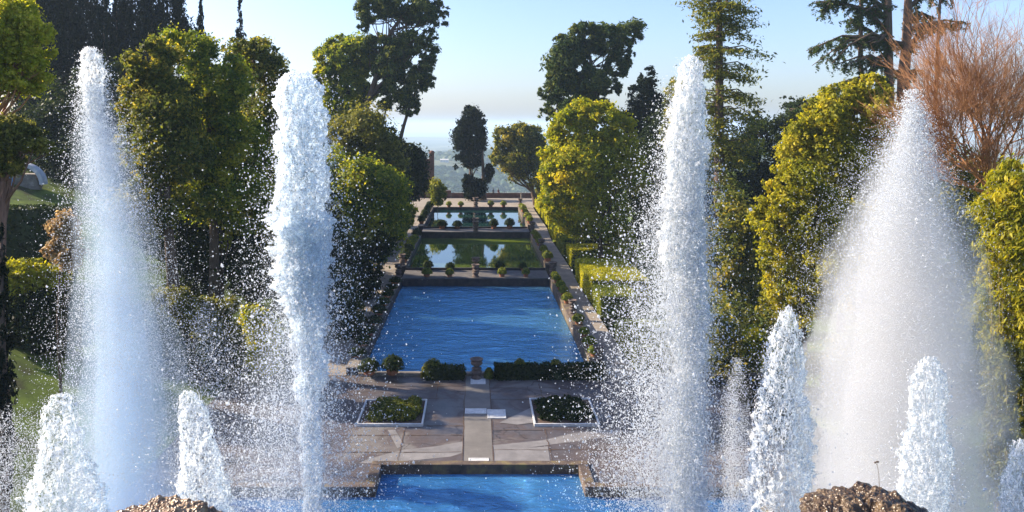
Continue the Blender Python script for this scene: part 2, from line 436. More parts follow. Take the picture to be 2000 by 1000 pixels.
def hedge(name, x0,x1,y0,y1,z0,z1, mat, label, cat='hedge', group=None, dens=None, size=.14, rg=.1, seed=3, D=None):
    loc = np.array([(x0+x1)/2,(y0+y1)/2,z0])
    r = empty(name, loc, label, cat, group)
    ins = .12
    b = MB(); b.box(x0+ins-loc[0],x1-ins-loc[0],y0+ins-loc[1],y1-ins-loc[1],-.1,z1-ins-loc[2]); 
    core = b.build('woody_core', M['hedgecore'], r)
    area = (x1-x0)*(y1-y0)+2*(z1-z0)*((x1-x0)+(y1-y0))
    n = int(area/(size*size)*(dens or 2.6)); n = min(n, 60000)
    pos,nrm,t = hedge_leaves(x0-loc[0],x1-loc[0],y0-loc[1],y1-loc[1],0,z1-loc[2],n,size,rg,seed)
    leaves_mesh('foliage', pos, nrm, t, size, mat, r, seed=seed)
    return r
M['hedgecore'] = rough_mat('hedge_core', [(.3,(.02,.03,.01)),(.7,(.04,.06,.015))], 4, .95, .8)

def bed(x0,x1,y0,y1,label,seed,mat):
    r = empty('planting_bed', ((x0+x1)/2,(y0+y1)/2,0), label, 'planting bed', 'square planting beds on the plaza')
    w,d = x1-x0,y1-y0
    b = MB(); t=.11
    for (a0,a1,b0,b1) in [(-w/2,w/2,-d/2,-d/2+t),(-w/2,w/2,d/2-t,d/2),(-w/2,-w/2+t,-d/2+t+.003,d/2-t-.003),(w/2-t,w/2,-d/2+t+.003,d/2-t-.003)]:
        b.box(a0,a1,b0,b1,-.1,.17)
    b.build('stone_edging', M['slab'], r, bevel=.015)
    s = MB(); s.box(-w/2+t+.003,w/2-t-.003,-d/2+t+.003,d/2-t-.003,-.1,.08); s.build('soil', M['soil'], r)
    rr = np.random.default_rng(seed); n=9000
    # mounded shrub plants
    cx = rr.uniform(-w/2+.65,w/2-.6,70); cy = rr.uniform(-d/2+.75,d/2-.5,70); cr = rr.uniform(.25,.5,70)
    k = rr.integers(0,70,n); th=rr.random(n)*6.283; ph=np.arccos(rr.random(n)); ra=cr[k]*rr.uniform(.75,1.05,n)
    o = np.stack([np.sin(ph)*np.cos(th),np.sin(ph)*np.sin(th),np.cos(ph)*.85],1)
    pos = np.stack([cx[k],cy[k],np.full(n,.15)],1)+o*ra[:,None]
    pos[:,0]=np.clip(pos[:,0],-w/2+.1,w/2-.1); pos[:,1]=np.clip(pos[:,1],-d/2+.12,d/2-.1)
    leaves_mesh('shrubs', pos, o, np.clip(rr.normal(.4,.2,n)+ (k%7)*.04-.1,0,1), .13, mat, r, seed=seed)
bed(-7.15,-3.15,45.9,50.1,'square bed of dark shrubs with bare soil corner, left of the central strip',4,M['oak'])
bed(3.5,7.45,45.9,50.3,'square bed of even dark green ground plants, right of the central strip',5,M['darkoak'])

# ---- pools in a row
PW = 8.45   # half width of water
def pool(name, y0, y1, z, mat):
    o = sheet(name, [(-PW,y0),(PW,y0),(PW,y1),(-PW,y1)], z, mat); o['kind']='structure'
pool('near_fishpond_water', 55.6, 87.9, -.4, M['water_ripple'])
pool('middle_fishpond_water', 93, 120.4, .3, M['water_green'])
pool('far_fishpond_water', 124.9, 154, 1.0, M['water_calm'])
def wall(name, x0,x1,y0,y1,z0,z1,mat,label,cat='wall',cap=None,group=None, capz=.1):
    loc = ((x0+x1)/2,(y0+y1)/2,z0)
    r = empty(name, loc, label, cat, group)
    w,d,h=(x1-x0)/2,(y1-y0)/2,z1-z0
    b=MB(); b.box(-w,w,-d,d,0,h-(capz if cap else 0)); b.build('masonry', mat, r)
    if cap:
        b=MB(); b.box(-w-.05,w+.05,-d-.05,d+.05,h-capz,h); b.build('coping', cap, r, bevel=.02)
    return r
SEG = [(55.4,88.3,.62,'near'),(93.1,120.3,1.1,'middle'),(124.9,154.2,1.8,'far')]
for (y0,y1,zt,nm) in SEG:
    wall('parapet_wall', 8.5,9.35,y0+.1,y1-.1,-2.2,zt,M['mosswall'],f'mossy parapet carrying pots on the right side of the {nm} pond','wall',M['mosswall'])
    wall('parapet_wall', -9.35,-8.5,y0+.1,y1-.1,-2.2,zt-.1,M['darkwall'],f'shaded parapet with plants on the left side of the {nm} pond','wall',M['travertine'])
wall('pond_dam', -8.44,8.44,88.1,92.8,-2.3,.5,M['darkwall'],'dark dam wall with walkway between the near and middle ponds','wall',M['damcap'],capz=.12)
wall('pond_kerb', -8.44,8.44,92.95,93.25,-2.2,.75,M['darkwall'],'low raised kerb on the far side of the nearer dam','kerb')
wall('pond_dam', -8.44,8.44,120.6,124.6,-2.3,1.3,M['darkwall'],'dark dam wall between the middle and far ponds','wall',M['damcap'],capz=.12)
wall('pond_kerb', -8.44,8.44,124.72,124.95,-2.2,1.55,M['darkwall'],'low raised kerb behind the farther dam','kerb')
wall('pond_dam', -9.3,9.3,154.3,155.2,-2.3,1.55,M['darkwall'],'dark end wall of the far pond below the terrace','wall')
wall('pond_kerb', -8.44,8.44,55.1,55.55,-2.2,.22,M['travertine'],'low stone kerb under the front hedges of the near pond','kerb')
# paths
def pathz(Y):
    def ss(a,b,t):
        t=min(1,max(0,(t-a)/(b-a))); return t*t*(3-2*t)
    return .5*ss(86,95,Y)+.8*ss(118,126,Y)+.22*ss(150,156,Y)+.03
def strip_path(name, xa, xb, y0, y1):
    ys = np.arange(y0, y1+.5, 1.0); b=MB(); v=[]; f=[]
    for i,y in enumerate(ys):
        v += [(xa,y,pathz(y)),(xb,y,pathz(y))]
        if i: f.append((2*i-2,2*i-1,2*i+1,2*i))
    b.add(v,f); tag(b.build(name, M['path'], smooth=True), kind='structure')
strip_path('right_path', 9.3, 11.6, 55.2, 156); strip_path('left_path', -13.2, -9.3, 55.2, 156)
sheet('far_terrace_pavement', [(-15,155.1),(14,155.1),(14,174.4),(-15,174.4)], 1.56, M['path'])['kind']='structure'
sheet('side_pavement', [(11.6,55.3),(21,55.3),(21,55.9),(11.6,55.9)], .012, M['path'])['kind']='structure'
wall('terrace_wall', -14.9,-5.6,174.2,174.9,-6,3.25,M['brick'],'taller stretch of dark brick wall at the left end of the far terrace','wall')
wall('terrace_wall', -5.55,22,174.3,174.9,-6,2.7,M['brick'],'long low brick wall closing the far terrace above the valley','wall',M['travertine'])
# tower
tw = empty('brick_tower', (-11.0,186,0), 'tall dark brick gate pier rising behind the shrubs left of the terrace', 'tower')
b=MB(); b.box(-.2,.95,-.6,.6,-4,11.3); b.build('pier', M['brick'], tw)
b=MB(); b.box(-8,-.25,-.35,.35,-4,9.9); b.build('wall', M['brick'], tw)
b=MB(); b.lathe([(.72,0),(.72,.2),(.55,.45),(.3,.6),(.05,.65)],14,(.37,0,11.3)); b.build('cap', M['brick'], tw, smooth=False)
b=MB(); b.lathe([(.35,0),(.42,.3),(.2,.5),(.03,.7)],12,(-2.2,0,9.9)); b.build('finial', M['brick'], tw)

# front hedges along the near pond
hedge('box_hedge',1.35,9.0,54.2,54.95,0,1.05,M['darkoak'],'long dark clipped hedge between the central urn and the right corner urn',seed=11,size=.12)
hedge('box_hedge',-3.45,-.85,54.2,54.95,0,.85,M['darkoak'],'short dark clipped hedge just left of the central urn',seed=12,size=.12)

# ------------------------------------------------------------------ crowns
def unit(r, n):
    v = r.normal(0,1,(n,3)); return v/np.linalg.norm(v,axis=1)[:,None]

def crown_points(blobs, n, puff=.3, seed=0, flat=1.0, npuff=26, lower=.25):
    """blobs: list of (cx,cy,cz,rx,ry,rz). leaves gathered in puffs on and within the ellipsoids."""
    r = np.random.default_rng(seed)
    B = np.array(blobs); vol = (B[:,3]*B[:,5])
    nb = np.maximum(3,(vol/vol.sum()*npuff*3.0*len(B)).astype(int))
    C=[];RR=[];
    for bl,k in zip(B,nb):
        d = unit(r,k); rad = r.uniform(.45,1.0,(k,1))**.6
        C.append(bl[:3]+d*rad*bl[3:6]); RR.append((bl[3:6].mean())*puff*.62*np.exp(r.normal(-.05,.45,k)))
    for bl in B:
        k=5; d=unit(r,k); C.append(bl[:3]+d*r.uniform(1.0,1.18,(k,1))*bl[3:6]); RR.append(bl[3:6].mean()*puff*r.uniform(.25,.5,k))
    C=np.concatenate(C); RR=np.concatenate(RR)
    w = RR**2; idx = r.choice(len(C), n, p=w/w.sum())
    d = unit(r,n); keep = (d[:,2] > -.3) | (r.random(n) < lower); d[:,2] = np.where(keep, d[:,2], -d[:,2])
    rad = RR[idx]*np.where(r.random(n)<.22, r.uniform(.9,1.75,n), r.uniform(.4,1.1,n))
    off = d*rad[:,None]; off[:,2]*=flat
    pt = r.normal(.47,.2,len(C))
    tint = np.clip(pt[idx]+r.normal(0,.24,n),0,1)
    return C[idx]+off, d, tint

def blob_world(bl, D, base, dj=.35, seed=0):
    r = np.random.default_rng(seed+99); out=[]
    for t in bl:
        px,py,rx,ry = t[:4]
        s = D/F
        p = P(px,py,D); yo = r.uniform(-1,1)*rx*s*dj + (t[4] if len(t)>4 else 0)
        out.append((p[0]-base[0], p[1]+yo-base[1], p[2]-base[2], rx*s, (rx+ry)/2*s, ry*s))
    return out

def limbs(mb, base_pts, rads, blobs, k, seed, r0=None, n=5):
    r = random.Random(seed)
    mb.tube(base_pts, rads, 9)
    for bl in blobs:
        for _ in range(k):
            i = r.uniform(.35,1.0)*(len(base_pts)-1); i0=int(min(i,len(base_pts)-2)); t=i-i0
            a = np.array(base_pts[i0])*(1-t)+np.array(base_pts[i0+1])*t
            e = np.array(bl[:3])+np.array([r.uniform(-.5,.5)*bl[3],r.uniform(-.5,.5)*bl[4],r.uniform(-.3,.4)*bl[5]])
            ra = (rads[i0]*(1-t)+rads[i0+1]*t)*.45
            m = (a+e)/2+np.array([r.uniform(-.1,.1),r.uniform(-.1,.1),-.06])*np.linalg.norm(e-a)
            mb.tube([a,m,e],[ra,ra*.6,ra*.2],n)

def tree(name, D, blobs, n, leaf, mat, label, cat='tree', base_px=None, zg=None, trunk_r=.3, group=None, seed=0, bark='bark',
         lean=None, k=2, puff=.3, npuff=26, flat=1, top=None, has_trunk=True, jitter=.7, fol='crown', aspect=1.6, lower=.25, dj=.35):
    seed = seed or (int(D*31 + blobs[0][0]*7 + blobs[0][1]*13) % 9973 + 1)
    if base_px is None: base_px = sum(b_[0] for b_ in blobs)/len(blobs)
    bx = (base_px-CX)*D/F
    if zg is None: zg = float(terrain_z(bx, D))
    base = np.array([bx,D,zg])
    root = empty(name, base, label, cat, group)
    wb = blob_world(blobs, D, base, dj, seed)
    if has_trunk:
        tp = lean or [ (base_px, None), (blobs[0][0]*.5+base_px*.5, blobs[0][1]) ]
        pts=[]
        for (px,py) in tp:
            if py is None: pts.append(np.array([0,0,-.5]))
            else: pts.append(P(px,py,D)-base)
        full=[pts[0]]
        for a,c in zip(pts[:-1],pts[1:]):
            mseg=(a+c)/2+np.array([random.uniform(-.02,.02),random.uniform(-.03,.03),0])*np.linalg.norm(c-a)
            full += [mseg,c]
        rr=[trunk_r*(1-.72*i/(len(full)-1)) for i in range(len(full))]; rr[0]*=1.25
        mb=MB(); limbs(mb, full, rr, wb, k, seed)
        mb.build('trunk', M[bark], root, smooth=True)
    n=int(n*1.5); pos,d,t = crown_points(wb, n, puff, seed, flat, npuff, lower)
    leaves_mesh(fol, pos, d, t, leaf, M[mat], root, seed=seed, jitter=jitter, aspect=aspect)
    return root

# ------------------------------------------------------------------ trees, left side
G_L = 'broadleaf trees on the left bank'
tree('umbrella_pine', 42, [(15,60,60,50),(60,90,45,45),(5,130,60,60),(60,150,40,35),(20,20,40,30),(-40,90,60,80),(80,70,25,25)], 60000, .11, 'pinelit',
     'sunlit yellow green pine crown at the left edge', 'pine', base_px=-60, zg=6, trunk_r=.35, lean=[(-60,None),(-50,330),(-15,200),(20,140)], bark='twig', k=5, puff=.27)
tree('pine_bough_tree', 36, [(10,250,45,22),(45,262,35,16),(70,285,35,13),(100,295,22,10),(20,322,30,20),(0,290,40,25)], 22000, .09, 'olive',
     'lower pine with reaching olive bough and bare reddish trunk at the left edge', 'pine', base_px=8, zg=4, trunk_r=.3, lean=[(8,None),(6,350),(0,280)], bark='redbark', k=4, puff=.3)
# tall cypresses
def cypress(D, cx, hw, ytop, ybase, n, leaf, label, mat='cypress', group='tall cypresses', loose=.0, zg=None, seed=1):
    zg = float(terrain_z((cx-CX)*D/F, D)) if zg is None else zg
    base = np.array([(cx-CX)*D/F, D, zg]); root = empty('cypress_tree', base, label, 'cypress', group)
    s = D/F; ht = P(cx,ytop,D)[2]-zg; hwm=hw*s*1.35
    r = np.random.default_rng(seed)
    mb=MB(); mb.tube([(0,0,-.5),(0,0,ht*.5),(0,0,ht*.93)],[.35,.2,.04],7); mb.build('trunk', M['bark'], root, smooth=True)
    k=150; tz=r.random(k)**.8; ang=r.random(k)*6.283
    prof=lambda t: np.where(t<.12, .6+t*3.3, np.where(t<.45,1.0, np.clip((1-t)/.55,0,1)**.75))
    rad=hwm*prof(tz)*r.uniform(.45,.95+loose,k)
    C=np.stack([rad*np.cos(ang),rad*np.sin(ang),ht*(.06+tz*.92)],1); RR=hwm*(.32+.1*r.random(k))*np.clip(prof(tz),.3,1)
    idx=r.choice(k,n,p=RR**2/np.sum(RR**2)); d=unit(r,n); off=d*(RR[idx]*r.uniform(.5,1.05,n))[:,None]; off[:,2]*=3.0
    pos=C[idx]+off
    m=(pos[:,2]<ht*1.01)
    pos=pos[m]; d=d[m]; t=np.clip(r.normal(.45,.2,len(pos)),0,1)
    leaves_mesh('crown',pos,d,t,leaf,M[mat],root,seed=seed,aspect=2.4,jitter=.5,droop=np.array([0,0,1.0]))
    return root
for i,(cx,hw,yt,lab,lo) in enumerate([
  (75,30,-60,'wide dark cypress, leftmost of the tall row',.1),
  (112,40,-130,'broadest and tallest dark cypress of the row, left of the misty jet',.0),
  (158,32,-100,'dark cypress straight behind the head of the leftmost tall jet',.0),
  (203,16,-40,'slender ragged cypress with sky gaps right of the leftmost tall jet',.25),
  (228,14,-25,'second slender ragged cypress right of the leftmost tall jet',.25),
  (258,26,-60,'dense dark cypress cut by the picture top, left of the pointed one',.0),
  (297,22,-14,'dense dark cypress with a pointed top beside the loose open one',.0),
  (332,24,-12,'thin open crowned cypress with sky showing through',.5),
  (392,12,6,'small pointed cypress alone in the sky left of the oak tops',.0),
  (469,13,-4,'small pointed cypress farthest right of the tall row',.0)]):
    cypress(124+ (i%3)*4, cx, hw*(1.25 if hw>20 else 1), yt-(75 if hw>20 else 12), 380, 16000 if hw>20 else 6000, .30, lab, loose=lo, seed=20+i)
# dark mass below the cypresses
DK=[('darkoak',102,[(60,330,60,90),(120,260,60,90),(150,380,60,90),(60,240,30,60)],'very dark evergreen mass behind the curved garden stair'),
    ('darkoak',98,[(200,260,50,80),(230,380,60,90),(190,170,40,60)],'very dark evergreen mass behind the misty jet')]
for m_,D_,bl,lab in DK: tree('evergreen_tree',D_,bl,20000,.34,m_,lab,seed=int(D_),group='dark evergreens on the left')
O=[(58,[(300,125,45,42),(268,195,42,50),(330,215,60,60),(268,285,40,45),(340,300,70,60),(290,340,40,30),(300,400,55,50)],'oak','tall olive green oak, leftmost of the big oak mass'),
   (63,[(378,105,50,42),(430,170,60,60),(400,260,70,70),(460,300,60,70),(410,370,70,60),(480,400,60,60),(350,90,22,25)],'green','big round green oak in the middle of the left oak mass'),
   (70,[(500,118,42,42),(530,160,36,60),(470,110,30,35),(520,260,45,80),(540,380,40,80),(560,480,60,80),(450,95,25,20)],'oak','dark tall oak between the middle oak and the left big jet')]
for D_,bl,m_,lab in O: tree('oak_tree',D_,bl,60000,.17,m_,lab,group=G_L,trunk_r=.45,base_px=bl[2][0]+20,seed=int(D_),puff=.26,npuff=34)
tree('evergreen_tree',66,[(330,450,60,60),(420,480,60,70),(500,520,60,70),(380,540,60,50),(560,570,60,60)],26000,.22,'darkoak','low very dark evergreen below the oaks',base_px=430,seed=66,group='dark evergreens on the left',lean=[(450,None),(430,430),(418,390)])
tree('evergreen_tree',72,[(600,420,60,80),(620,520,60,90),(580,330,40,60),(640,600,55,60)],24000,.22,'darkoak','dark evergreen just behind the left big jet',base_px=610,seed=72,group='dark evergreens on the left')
tree('oak_sapling',64,[(437,390,17,25),(420,430,14,22),(440,470,12,16)],1500,.2,'bright','small bright green spray of leaves lit against dark trees','sapling',base_px=430,seed=5)
def shrub(D, bl, n, leaf, mat, label, name='shrub', cat='shrub', group=None, zg=None, **kw):
    kw.setdefault('trunk_r', .08)
    return tree(name, D, bl, n, leaf, mat, label, cat, group=group, zg=zg, has_trunk=kw.pop('has_trunk', True), fol='foliage', **kw)
shrub(52,[(345,590,42,25),(380,610,40,25),(430,605,35,20),(420,640,40,25)],9000,.13,'olive','brownish olive shrub right of the misty jet foot')
shrub(50,[(500,625,30,25),(520,655,28,35),(485,610,18,14),(515,700,30,30)],9000,.14,'bright','bright green leafy shrub left of the left big jet')
shrub(54,[(405,690,60,50),(470,700,50,50),(330,680,60,60),(540,720,50,45)],14000,.14,'darkoak','low dark shrub mass behind the short left jets')
shrub(45,[(122,450,26,32),(105,490,18,18),(135,500,26,26)],7000,.11,'brown','pale brown autumn bush left of the misty jet')
shrub(50,[(15,540,40,28),(60,525,35,20),(100,535,30,20),(70,560,50,25)],12000,.13,'boxlit','yellow green shrub top in sun above the grass bank')
shrub(50,[(30,610,50,50),(90,620,45,60),(60,660,60,40),(130,650,40,50),(10,560,35,30)],18000,.15,'darkoak','dark green shrub body on the grass bank')
cypress(33, 3, 17, 425, 700, 6000, .10, 'dark narrow cypress at the left edge before the shrubs', group=None, seed=77, mat='cypress')
hedge('box_hedge',-46,-34,63,65.5,3.5,11.2,M['darkoak'],'tall dark hedge in front of the curved garden stair',seed=14,size=.22,dens=1.5)
# curved stair / balustrade far left
st = empty('curved_stair', P(45,360,90), 'pale curved stone stair and parapet beyond the dark hedge', 'stair')
b=MB()
for i in range(18):
    a0=math.pi*(i/18); a1=math.pi*((i+1)/18)
    for (rr,w,z) in [(2.4,.45,0)]:
        v=[]
        for a in (a0,a1):
            for r_ in (rr-w/2, rr+w/2):
                for yy in (-.5,.5): v.append((r_*math.cos(a), yy, r_*math.sin(a)*.95))
        b.add(v,[(0,2,3,1),(4,5,7,6),(0,1,5,4),(2,6,7,3),(0,4,6,2),(1,3,7,5)])
b.build('arched_parapet', M['wall_white'], st)
b=MB(); 
for i in range(9): b.box(-2.1+i*.08,2.1-i*.08,-.2-.0*i,.25+.25*i,-.6+i*.2,-.42+i*.2)
b.build('steps', M['travertine'], st)
# visitor in blue by the stair
def stand_person(loc, label, cloth, scale=1.0):
    pr = empty('person', loc, label, 'person')
    sk = [((0,0,.95),.13),((0,0,1.15),.12),((0,0,1.4),.15),((0,0,1.52),.06),((0,-.01,1.68),.1),((.1,0,.9),.09),((.11,0,.5),.065),((.12,0,.08),.045),((.12,-.16,.04),.04),
          ((-.1,0,.9),.09),((-.11,0,.5),.065),((-.12,0,.08),.045),((-.12,-.16,.04),.04),((.2,0,1.4),.055),((.26,0,1.1),.04),((.27,-.08,.85),.03),((-.2,0,1.4),.055),((-.26,0,1.1),.04),((-.27,-.08,.85),.03)]
    ed=[(0,1),(1,2),(2,3),(3,4),(0,5),(5,6),(6,7),(7,8),(0,9),(9,10),(10,11),(11,12),(2,13),(13,14),(14,15),(2,16),(16,17),(17,18)]
    skin_obj(pr, sk, ed, 'body', cloth); return pr
def skin_obj(parent, sk, ed, name, mat):
    me=bpy.data.meshes.new(name); me.from_pydata([p for p,_ in sk],ed,[]); o=bpy.data.objects.new(name,me); col.objects.link(o); o.parent=parent
    md=o.modifiers.new('skin','SKIN'); 
    if not me.skin_vertices: me.attributes.new('x','FLOAT','POINT')
    bpy.context.view_layer.objects.active=o
    sv = me.skin_vertices[0].data if len(me.skin_vertices) else None
    if sv is not None:
        for i,(_,r_) in enumerate(sk): sv[i].radius=(r_,r_)
        sv[0].use_root=True
    s=o.modifiers.new('sub','SUBSURF'); s.levels=1; s.render_levels=1
    me.materials.append(mat); return o
stand_person(P(20,371,89), 'distant visitor in light blue by the curved stair', M['cloth_blue'])

# middle left: pines and mixed green
tree('stone_pine',130,[(645,120,33,42),(638,175,28,38),(690,120,40,45),(680,190,45,45),(650,235,32,30),(700,250,30,30),(665,80,18,15),(720,160,25,40)],52000,.26,'green',
     'rounded green pine just right of the left big jet','pine',base_px=705,trunk_r=.6,lean=[(700,None),(700,260),(680,170)],puff=.24,npuff=15,aspect=2.6,jitter=1.0,seed=112,k=3)
tree('stone_pine',126,[(730,18,33,25),(770,15,40,22),(820,25,40,25),(862,38,20,16),(800,88,36,26),(835,112,20,24),(770,120,35,42),(822,150,28,32),(775,175,35,25),(802,208,18,18),(735,90,30,26),(850,12,24,14),(715,45,18,18),(838,70,16,14)],60000,.22,'pine',
     'tall leaning dark pine with open crown, trunks slanting right','pine',base_px=770,trunk_r=.7,lean=[(700,None),(705,240),(735,150),(765,60),(800,10)],puff=.24,npuff=15,aspect=2.6,jitter=1.0,seed=106,k=4,lower=.15)
tree('stone_pine',127,[(800,195,20,16),(785,215,12,10)],1800,.22,'pine','slim forked pine trunk with small tufts beside the leaning pine','pine',base_px=768,trunk_r=.45,lean=[(768,None),(780,280),(798,215),(815,170)],seed=41)
tree('stone_pine',128.5,[(752,205,16,10)],900,.22,'pine','thin pale pine trunk between the leaning pines','pine',base_px=742,trunk_r=.28,lean=[(738,None),(745,260),(755,200)],seed=43)
tree('maple_tree',98,[(700,262,48,38),(668,300,46,55),(738,295,38,36),(710,330,50,45),(762,330,26,40)],34000,.26,'olive','rusty olive tree below the leaning pines',group='mixed trees left of the ponds',base_px=710,seed=98)
tree('maple_tree',88,[(715,370,60,55),(760,380,35,50),(680,410,60,60),(745,430,45,50),(700,480,55,50),(785,415,20,30),(768,458,26,34),(640,365,32,50),(652,310,26,30),(795,365,14,22)],44000,.22,'green','fresh green tree beside the left path',group='mixed trees left of the ponds',base_px=720,seed=88)
tree('evergreen_tree',108,[(640,290,45,50),(600,310,45,60),(700,295,50,40),(762,285,26,40),(650,350,60,60)],30000,.25,'darkoak','dark evergreen filling the gap under the left pines',base_px=670,seed=109,group='dark evergreens on the left')
shrub(80,[(660,520,55,60),(715,510,42,45),(690,560,45,40),(740,480,30,35)],26000,.2,'darkoak','dark shrub thicket at the edge of the left path',base_px=690)
shrub(66,[(640,640,50,60),(690,630,32,50),(665,700,40,35)],14000,.17,'darkoak','dark shrub mass beside the near pond left of the path start')
shrub(142,[(800,330,28,38),(815,365,20,30),(785,370,25,35),(795,298,16,18),(822,312,10,18)],16000,.32,'darkoak','dark shrubbery in front of the brick gate pier',base_px=808)
shrub(118,[(795,420,18,22),(780,440,20,25),(765,470,18,25)],9000,.24,'green','low green shrubs lining the left path halfway',base_px=780)
shrub(150,[(855,372,16,17),(856,388,14,14)],5000,.26,'box','round yellowish bush at the left end of the terrace',base_px=855)
hedge('box_hedge',-16.5,-13.4,99,110,.4,2.3,M['boxlit'],'short sunlit clipped hedge beside the left path',seed=15,size=.2)

# centre: cypress at the terrace end
tree('cypress_tree',172,[(918,228,15,22),(905,262,17,28),(925,268,22,33),(937,243,12,22),(898,296,12,18),(920,310,20,18),(938,290,9,22),(912,245,12,20)],26000,.30,'cypress',
     'old cypress with broad dark crown on a bare trunk at the terrace end','cypress',base_px=920,zg=1.6,trunk_r=.55,lean=[(918,None),(919,350),(920,290)],puff=.28,seed=172,k=2)
tree('cypress_tree',170,[(934,318,7,7),(956,335,8,14),(890,327,5,5),(952,350,6,8)],3000,.26,'cypress',
     'bare cypress trunk with small tufts right of the old cypress','cypress',base_px=945,zg=1.6,trunk_r=.6,lean=[(945,None),(944,340),(943,292)],seed=171,k=1)
shrub(168,[(916,362,13,18),(935,366,12,16),(925,378,20,12),(912,350,8,10)],8000,.26,'cypress','dark ivy mound around the foot of the old cypress',base_px=925,zg=1.6)
tree('holm_oak',158,[(985,272,22,22),(1018,268,28,26),(972,306,15,22),(1008,318,32,32),(1045,300,25,35),(1043,345,20,22),(1002,352,11,10),(1040,265,20,18)],42000,.28,'oak',
     'spreading holm oak leaning over the right end of the terrace','oak',base_px=1050,zg=1.6,trunk_r=.7,lean=[(1050,None),(1040,372),(1015,345)],puff=.25,seed=158,k=2,lower=.15)
# right
tree('lime_tree',95,[(1140,225,38,32),(1110,262,42,40),(1178,238,38,36),(1078,330,24,48),(1130,335,58,60),(1190,320,48,65),(1222,262,20,36),(1082,395,28,42),(1138,415,52,46),(1190,420,38,46),(1112,440,28,26),(1208,470,28,36),(1240,340,18,50)],90000,.24,'bright',
     'full rounded yellow green tree beside the hedges, sunlit on its left','tree',base_px=1173,trunk_r=.38,lean=[(1173,None),(1172,460),(1165,380)],puff=.24,npuff=34,seed=95,k=2)
tree('stone_pine',128,[(1112,105,36,30),(1100,155,34,34),(1138,68,28,26),(1188,85,36,34),(1228,68,26,22),(1205,130,26,22),(1150,165,38,30),(1082,205,18,20),(1128,210,36,22),(1095,85,20,18),(1218,108,18,14),(1075,182,22,16),(1160,205,30,20),(1188,172,24,18),(1068,225,16,14)],60000,.27,'pine',
     'large twin lobed pine behind the yellow green tree','pine',base_px=1160,trunk_r=.7,lean=[(1160,None),(1158,240),(1160,150),(1150,100)],puff=.24,npuff=15,aspect=2.6,jitter=1.0,seed=128,k=3,lower=.15)
tree('cypress_tree',120,[(1262,150,15,22),(1256,190,28,32),(1275,225,28,42),(1250,250,30,42),(1270,290,40,40)],30000,.27,'cypress',
     'dense dark broad cypress left of the right big jet','cypress',base_px=1262,trunk_r=.4,seed=120)
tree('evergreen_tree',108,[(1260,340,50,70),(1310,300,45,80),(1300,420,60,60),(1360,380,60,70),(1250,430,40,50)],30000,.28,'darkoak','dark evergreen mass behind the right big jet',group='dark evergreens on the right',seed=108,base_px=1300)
tree('evergreen_tree',100,[(1320,200,18,50),(1330,270,30,50),(1345,330,40,50)],9000,.22,'oak','thin pale evergreen hidden by the head of the right big jet',group='dark evergreens on the right',seed=100,base_px=1335)
# redwood like conifer
def conifer(D, cx, ybase, levels, label, zg=None, seed=3, mat='olive', n_leaf=240):
    zg = float(terrain_z((cx-CX)*D/F, D)) if zg is None else zg
    base=np.array([(cx-CX)*D/F,D,zg]); root=empty('redwood_tree',base,label,'conifer'); r=np.random.default_rng(seed); s=D/F
    ht=P(cx,-120,D)[2]-zg
    mb=MB(); mb.tube([(0,0,-.5),(0,0,ht*.4),(0,0,ht*.75),(0,0,ht)],[.75,.52,.36,.12],10)
    pos=[];nr=[];tt=[]
    for (y,wl,wr,dr) in levels:
        z0=P(cx,y,D)[2]-zg
        for b_ in range(13):
            a=r.random()*6.283; side=math.cos(a); L=(wr if side>0 else wl)*s*r.uniform(.5,1.05)*(.45+.55*abs(side)) 
            dd=np.array([math.cos(a),math.sin(a),0]); zz=z0+r.uniform(-1,1)*1.3
            p0=np.array([0,0,zz]); p1=dd*L*.5+np.array([0,0,zz+.2*L*.3]); p2=dd*L+np.array([0,0,zz-dr*L])
            mb.tube([p0,p1,p2],[.09,.06,.02],4)
            k=int(n_leaf*L/5)
            t=r.random(k)**.6; c=(1-t)[:,None]**2*p0+2*(t*(1-t))[:,None]*p1+(t**2)[:,None]*p2
            w=.16*L*(1-t*.4)+.15
            o=r.normal(0,1,(k,3))*w[:,None]; o[:,2]=o[:,2]*.35-abs(o[:,2])*.35-.1
            cl=r.integers(0,8,k); c=c+np.stack([np.sin(cl*2.1+y),np.cos(cl*1.7+b_),np.zeros(k)],1)*.35
            pos.append(c+o); nr.append(np.tile([0,0,1.],(k,1))); tt.append(np.clip(r.normal(.45,.2,k),0,1))
    mb.build('trunk',M['bark'],root,smooth=True)
    pos=np.concatenate(pos)
    leaves_mesh('crown',pos,np.concatenate(nr),np.concatenate(tt),.2,M[mat],root,seed=seed,aspect=2.2,jitter=.8,droop=np.array([0,0,-.5]))
    return root
conifer(88,1405,500,[(-60,60,70,.2),(-25,75,90,.15),(10,80,95,.1),(45,65,80,.2),(80,60,110,.05),(115,70,95,.2),(150,55,80,.25),(190,60,90,.25),(230,70,95,.3),(270,60,85,.3),(310,60,70,.3),(360,50,60,.3)],
        'very tall straight conifer with sparse level branches right of the right big jet',seed=31,mat='oak')
tree('evergreen_tree',112,[(1440,330,45,60),(1500,290,45,60),(1560,230,38,40),(1590,260,50,60),(1620,330,60,80),(1540,200,18,12),(1480,230,20,16),(1500,380,60,60)],48000,.27,'darkoak','broad dark cedar mass behind the sunny right tree',group='dark evergreens on the right',seed=111,base_px=1500,puff=.22)
tree('evergreen_tree',74,[(1430,440,42,50),(1420,520,45,60),(1470,480,30,50),(1430,610,45,60),(1460,560,40,45)],32000,.2,'oak','olive evergreen between the right big jet and the sunny right tree',group='dark evergreens on the right',seed=74,base_px=1430)
shrub(58,[(1400,680,50,60),(1440,740,45,50),(1380,780,60,60),(1500,760,40,40)],16000,.16,'oak','dark olive shrubs at the foot of the right bank')
